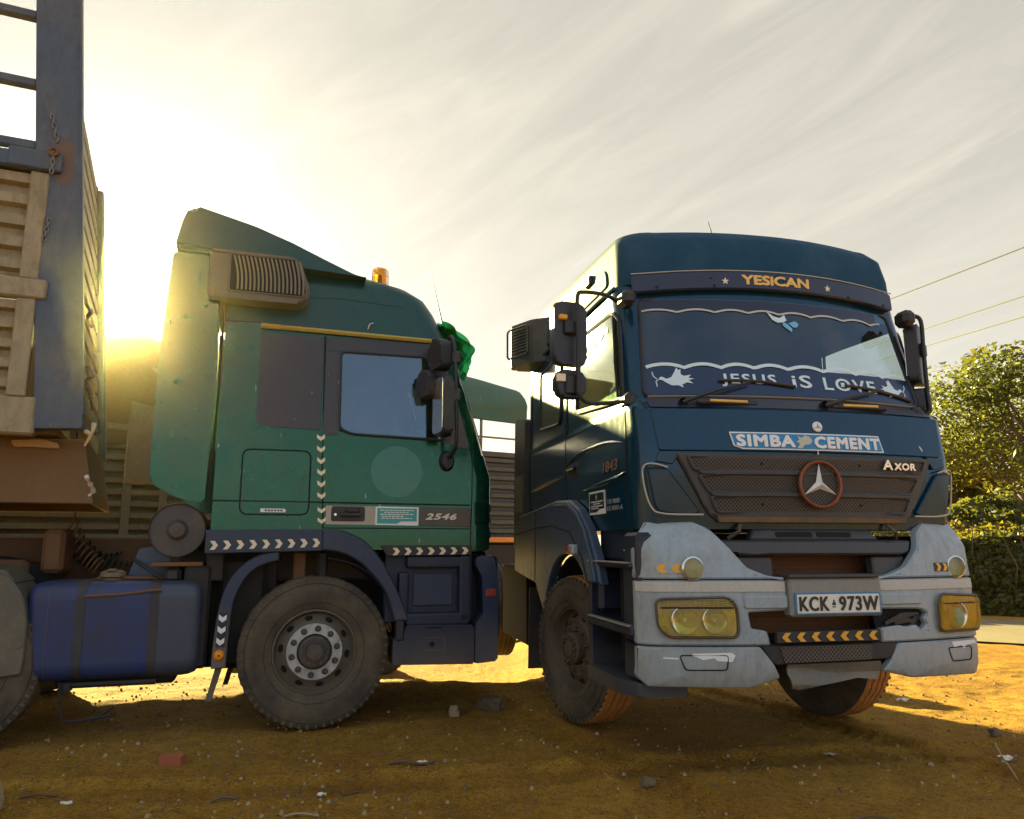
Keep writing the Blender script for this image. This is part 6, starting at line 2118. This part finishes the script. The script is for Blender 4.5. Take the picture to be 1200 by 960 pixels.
# ------------------------------------------------------------------ canvas-topped lorry trailer behind
BT = empty('canvas_trailer', 'canvas-topped trailer with corrugated sides standing behind the two tractor trucks', 'trailer', (-4.33, 9.0, 0), R(33))
prof = []
n = 9
z0, z1 = 1.42, 2.62
st = (z1 - z0) / n
for k in range(n):
    b0 = z0 + st * k
    prof += [(b0, .05), (b0 + st * .30, .05), (b0 + st * .45, .0), (b0 + st * .85, .0)]
prof.append((z1, .05))
panels = [(-2.6, -1.45), (-1.37, -.20), (-.105, .195), (.285, 1.5), (1.58, 2.8), (2.88, 4.1), (4.18, 5.3)]
for a, c in panels:
    for far in (0, 1):
        q = B()
        q.loft([[(xx, (2.4 - y if far else y), z) for z, y in prof] + [(xx, (2.33 if far else .07), z) for z, y in prof[::-1]] for xx in (a, c)])
        q.build('corrugated_panel', CORR, BT)
for i, x in enumerate((-2.65, -1.41, -.15, .24, 1.54, 2.84, 4.14, 5.34)):
    for y in (.0, 2.34):
        B().box(x - .045, x + .045, y - .012, y + .06, 1.36, 2.66 if i > 1 else 2.72, .008).build('side_post', CORR, BT)
for y in (-.02, 2.34):
    B().box(-2.70, 5.4, y, y + .08, 2.62, 2.70, .01).build('top_rail', CORR, BT)
    B().box(-2.70, 5.4, y, y + .08, 1.33, 1.42, .01).build('side_rail', CORR, BT)
B().box(4.70, 5.25, -.045, -.003, 1.345, 1.415, .004).build('orange_reflector', ORANGE, BT)
B().box(-.20, .20, -.04, .02, 2.0, 3.40, .015).build('front_board', surf_mat('grey lorry board', (.09, .08, .06), .55, DUST, .5), BT)
for x0, x1 in ((3.95, 4.6), (4.66, 5.3)):
    B().box(x0, x1, .02, .62, .35, 1.33, .03).build('tool_locker', surf_mat('black locker', (.012, .011, .010), .6, (.08, .05, .025), .4, 3.0), BT)
# hoops, stays and tarpaulin
for x in (-2.55, -.9, .7, 2.1, 3.5, 4.62, 5.3):
    pts = [(x, .03, 2.66), (x, .05, 3.5), (x, .35, 3.74), (x, 1.2, 3.80), (x, 2.05, 3.74), (x, 2.35, 3.5), (x, 2.37, 2.66)]
    B().tube(smoothpath(pts, 3), .022, 6).build('hoop', STRIPE and surf_mat('hoop steel', (.22, .19, .13), .5), BT)
for y in (.03, 2.37):
    for z in (2.92, 3.2):
        B().tube([(-2.6, y, z), (5.35, y, z)], .016, 6).build('stay_rail', MATS['hoop steel'], BT)


def tarp(x0, x1, bot, name, m, seed, far_bot, hump):
    q = B()
    nx, ny = 44, 30
    rows = []
    for i in range(nx + 1):
        x = x0 + (x1 - x0) * i / nx
        row = []
        zb, zf = bot(x), far_bot(x)
        top = 3.83 + hump(x)
        path = [(-.03, zb), (-.025, zb + (3.5 - zb) * .5), (0, 3.5), (.30, top - .06), (1.2, top), (2.1, top - .06), (2.42, 3.5), (2.44, zf)]
        P = smoothpath([(a, b, 0) for a, b in path], 4)
        for k, p in enumerate(P):
            d = .028 * noise.noise((x * 1.1 + seed, p.y * 1.6, p.x)) + .020 * math.sin(3.2 * (x * .8 + p.y * 1.3) + seed) * (1 if p.y < 3.6 else .4)
            row.append((x, p.x - d * (1 if p.x < 1.2 else -1), p.y + d * .8))
        rows.append(row)
    w = len(rows[0])
    vs = [v for r in rows for v in r]
    fs = [(i * w + k, i * w + k + 1, (i + 1) * w + k + 1, (i + 1) * w + k) for i in range(nx) for k in range(w - 1)]
    q.add(vs, fs)
    q.add([(a, b * .985 + .018, c - .010) for a, b, c in vs], [f[::-1] for f in fs])
    return q.build(name, m, BT, ang=80)


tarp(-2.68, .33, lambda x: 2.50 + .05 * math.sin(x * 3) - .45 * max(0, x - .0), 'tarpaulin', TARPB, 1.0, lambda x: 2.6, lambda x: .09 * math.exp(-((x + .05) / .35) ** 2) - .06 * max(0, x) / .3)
tarp(.36, 5.42, lambda x: 3.20 + .03 * math.sin(x * 2.1) + (.22 * max(0, 4.55 - x) / 4), 'tarpaulin', TARP, 4.0, lambda x: 3.02 - .06 * (x - 4), lambda x: .17 * math.sin((x - 2.0) * .9) * (1 if x < 4.5 else 1) - .03)
B().box(-2.66, 5.35, .06, 2.34, 1.36, 1.42).build('floor', TRAILU, BT)
for y in (.55, 1.75):
    B().box(-2.6, 5.3, y - .06, y + .06, 1.18, 1.36, .01).build('chassis_rail', BLACKD, BT)
for x in (1.95, 3.08):
    for s, y in ((-1, .05), (1, 2.35)):
        zc = gz(*(BT.matrix_basis @ Vector((x, y, 0))).xy)
        make_wheel(BT, (x, y, zc + .52), 0 if s < 0 else PI, RIMB, RIMB, TREAD, convex=-.03)
    B().tube([(x, .2, .1), (x, 2.2, .1)], .08, 8).build('axle', BLACKD, BT)
    B().box(x - .3, x + .3, .8, 1.6, .1, 1.18, .03).build('suspension', BLACKD, BT)
# ------------------------------------------------------------------ haze volume added to give the golden flare glow round the sun
hm = bpy.data.materials.new('glow haze')
hm.use_nodes = True
ht_ = hm.node_tree
ht_.nodes.clear()
hv = N(ht_, 'ShaderNodeVolumePrincipled')
hv.inputs['Color'].default_value = (1.0, .84, .52, 1)
hv.inputs['Density'].default_value = 0.00050
hv.inputs['Anisotropy'].default_value = 0.945
ho = N(ht_, 'ShaderNodeOutputMaterial')
lk(ht_, hv.outputs[0], ho.inputs['Volume'])
hz = B().box(-70, 70, -20, 90, -1.6, 14).build('haze', hm, smooth=False)
stuff(hz)
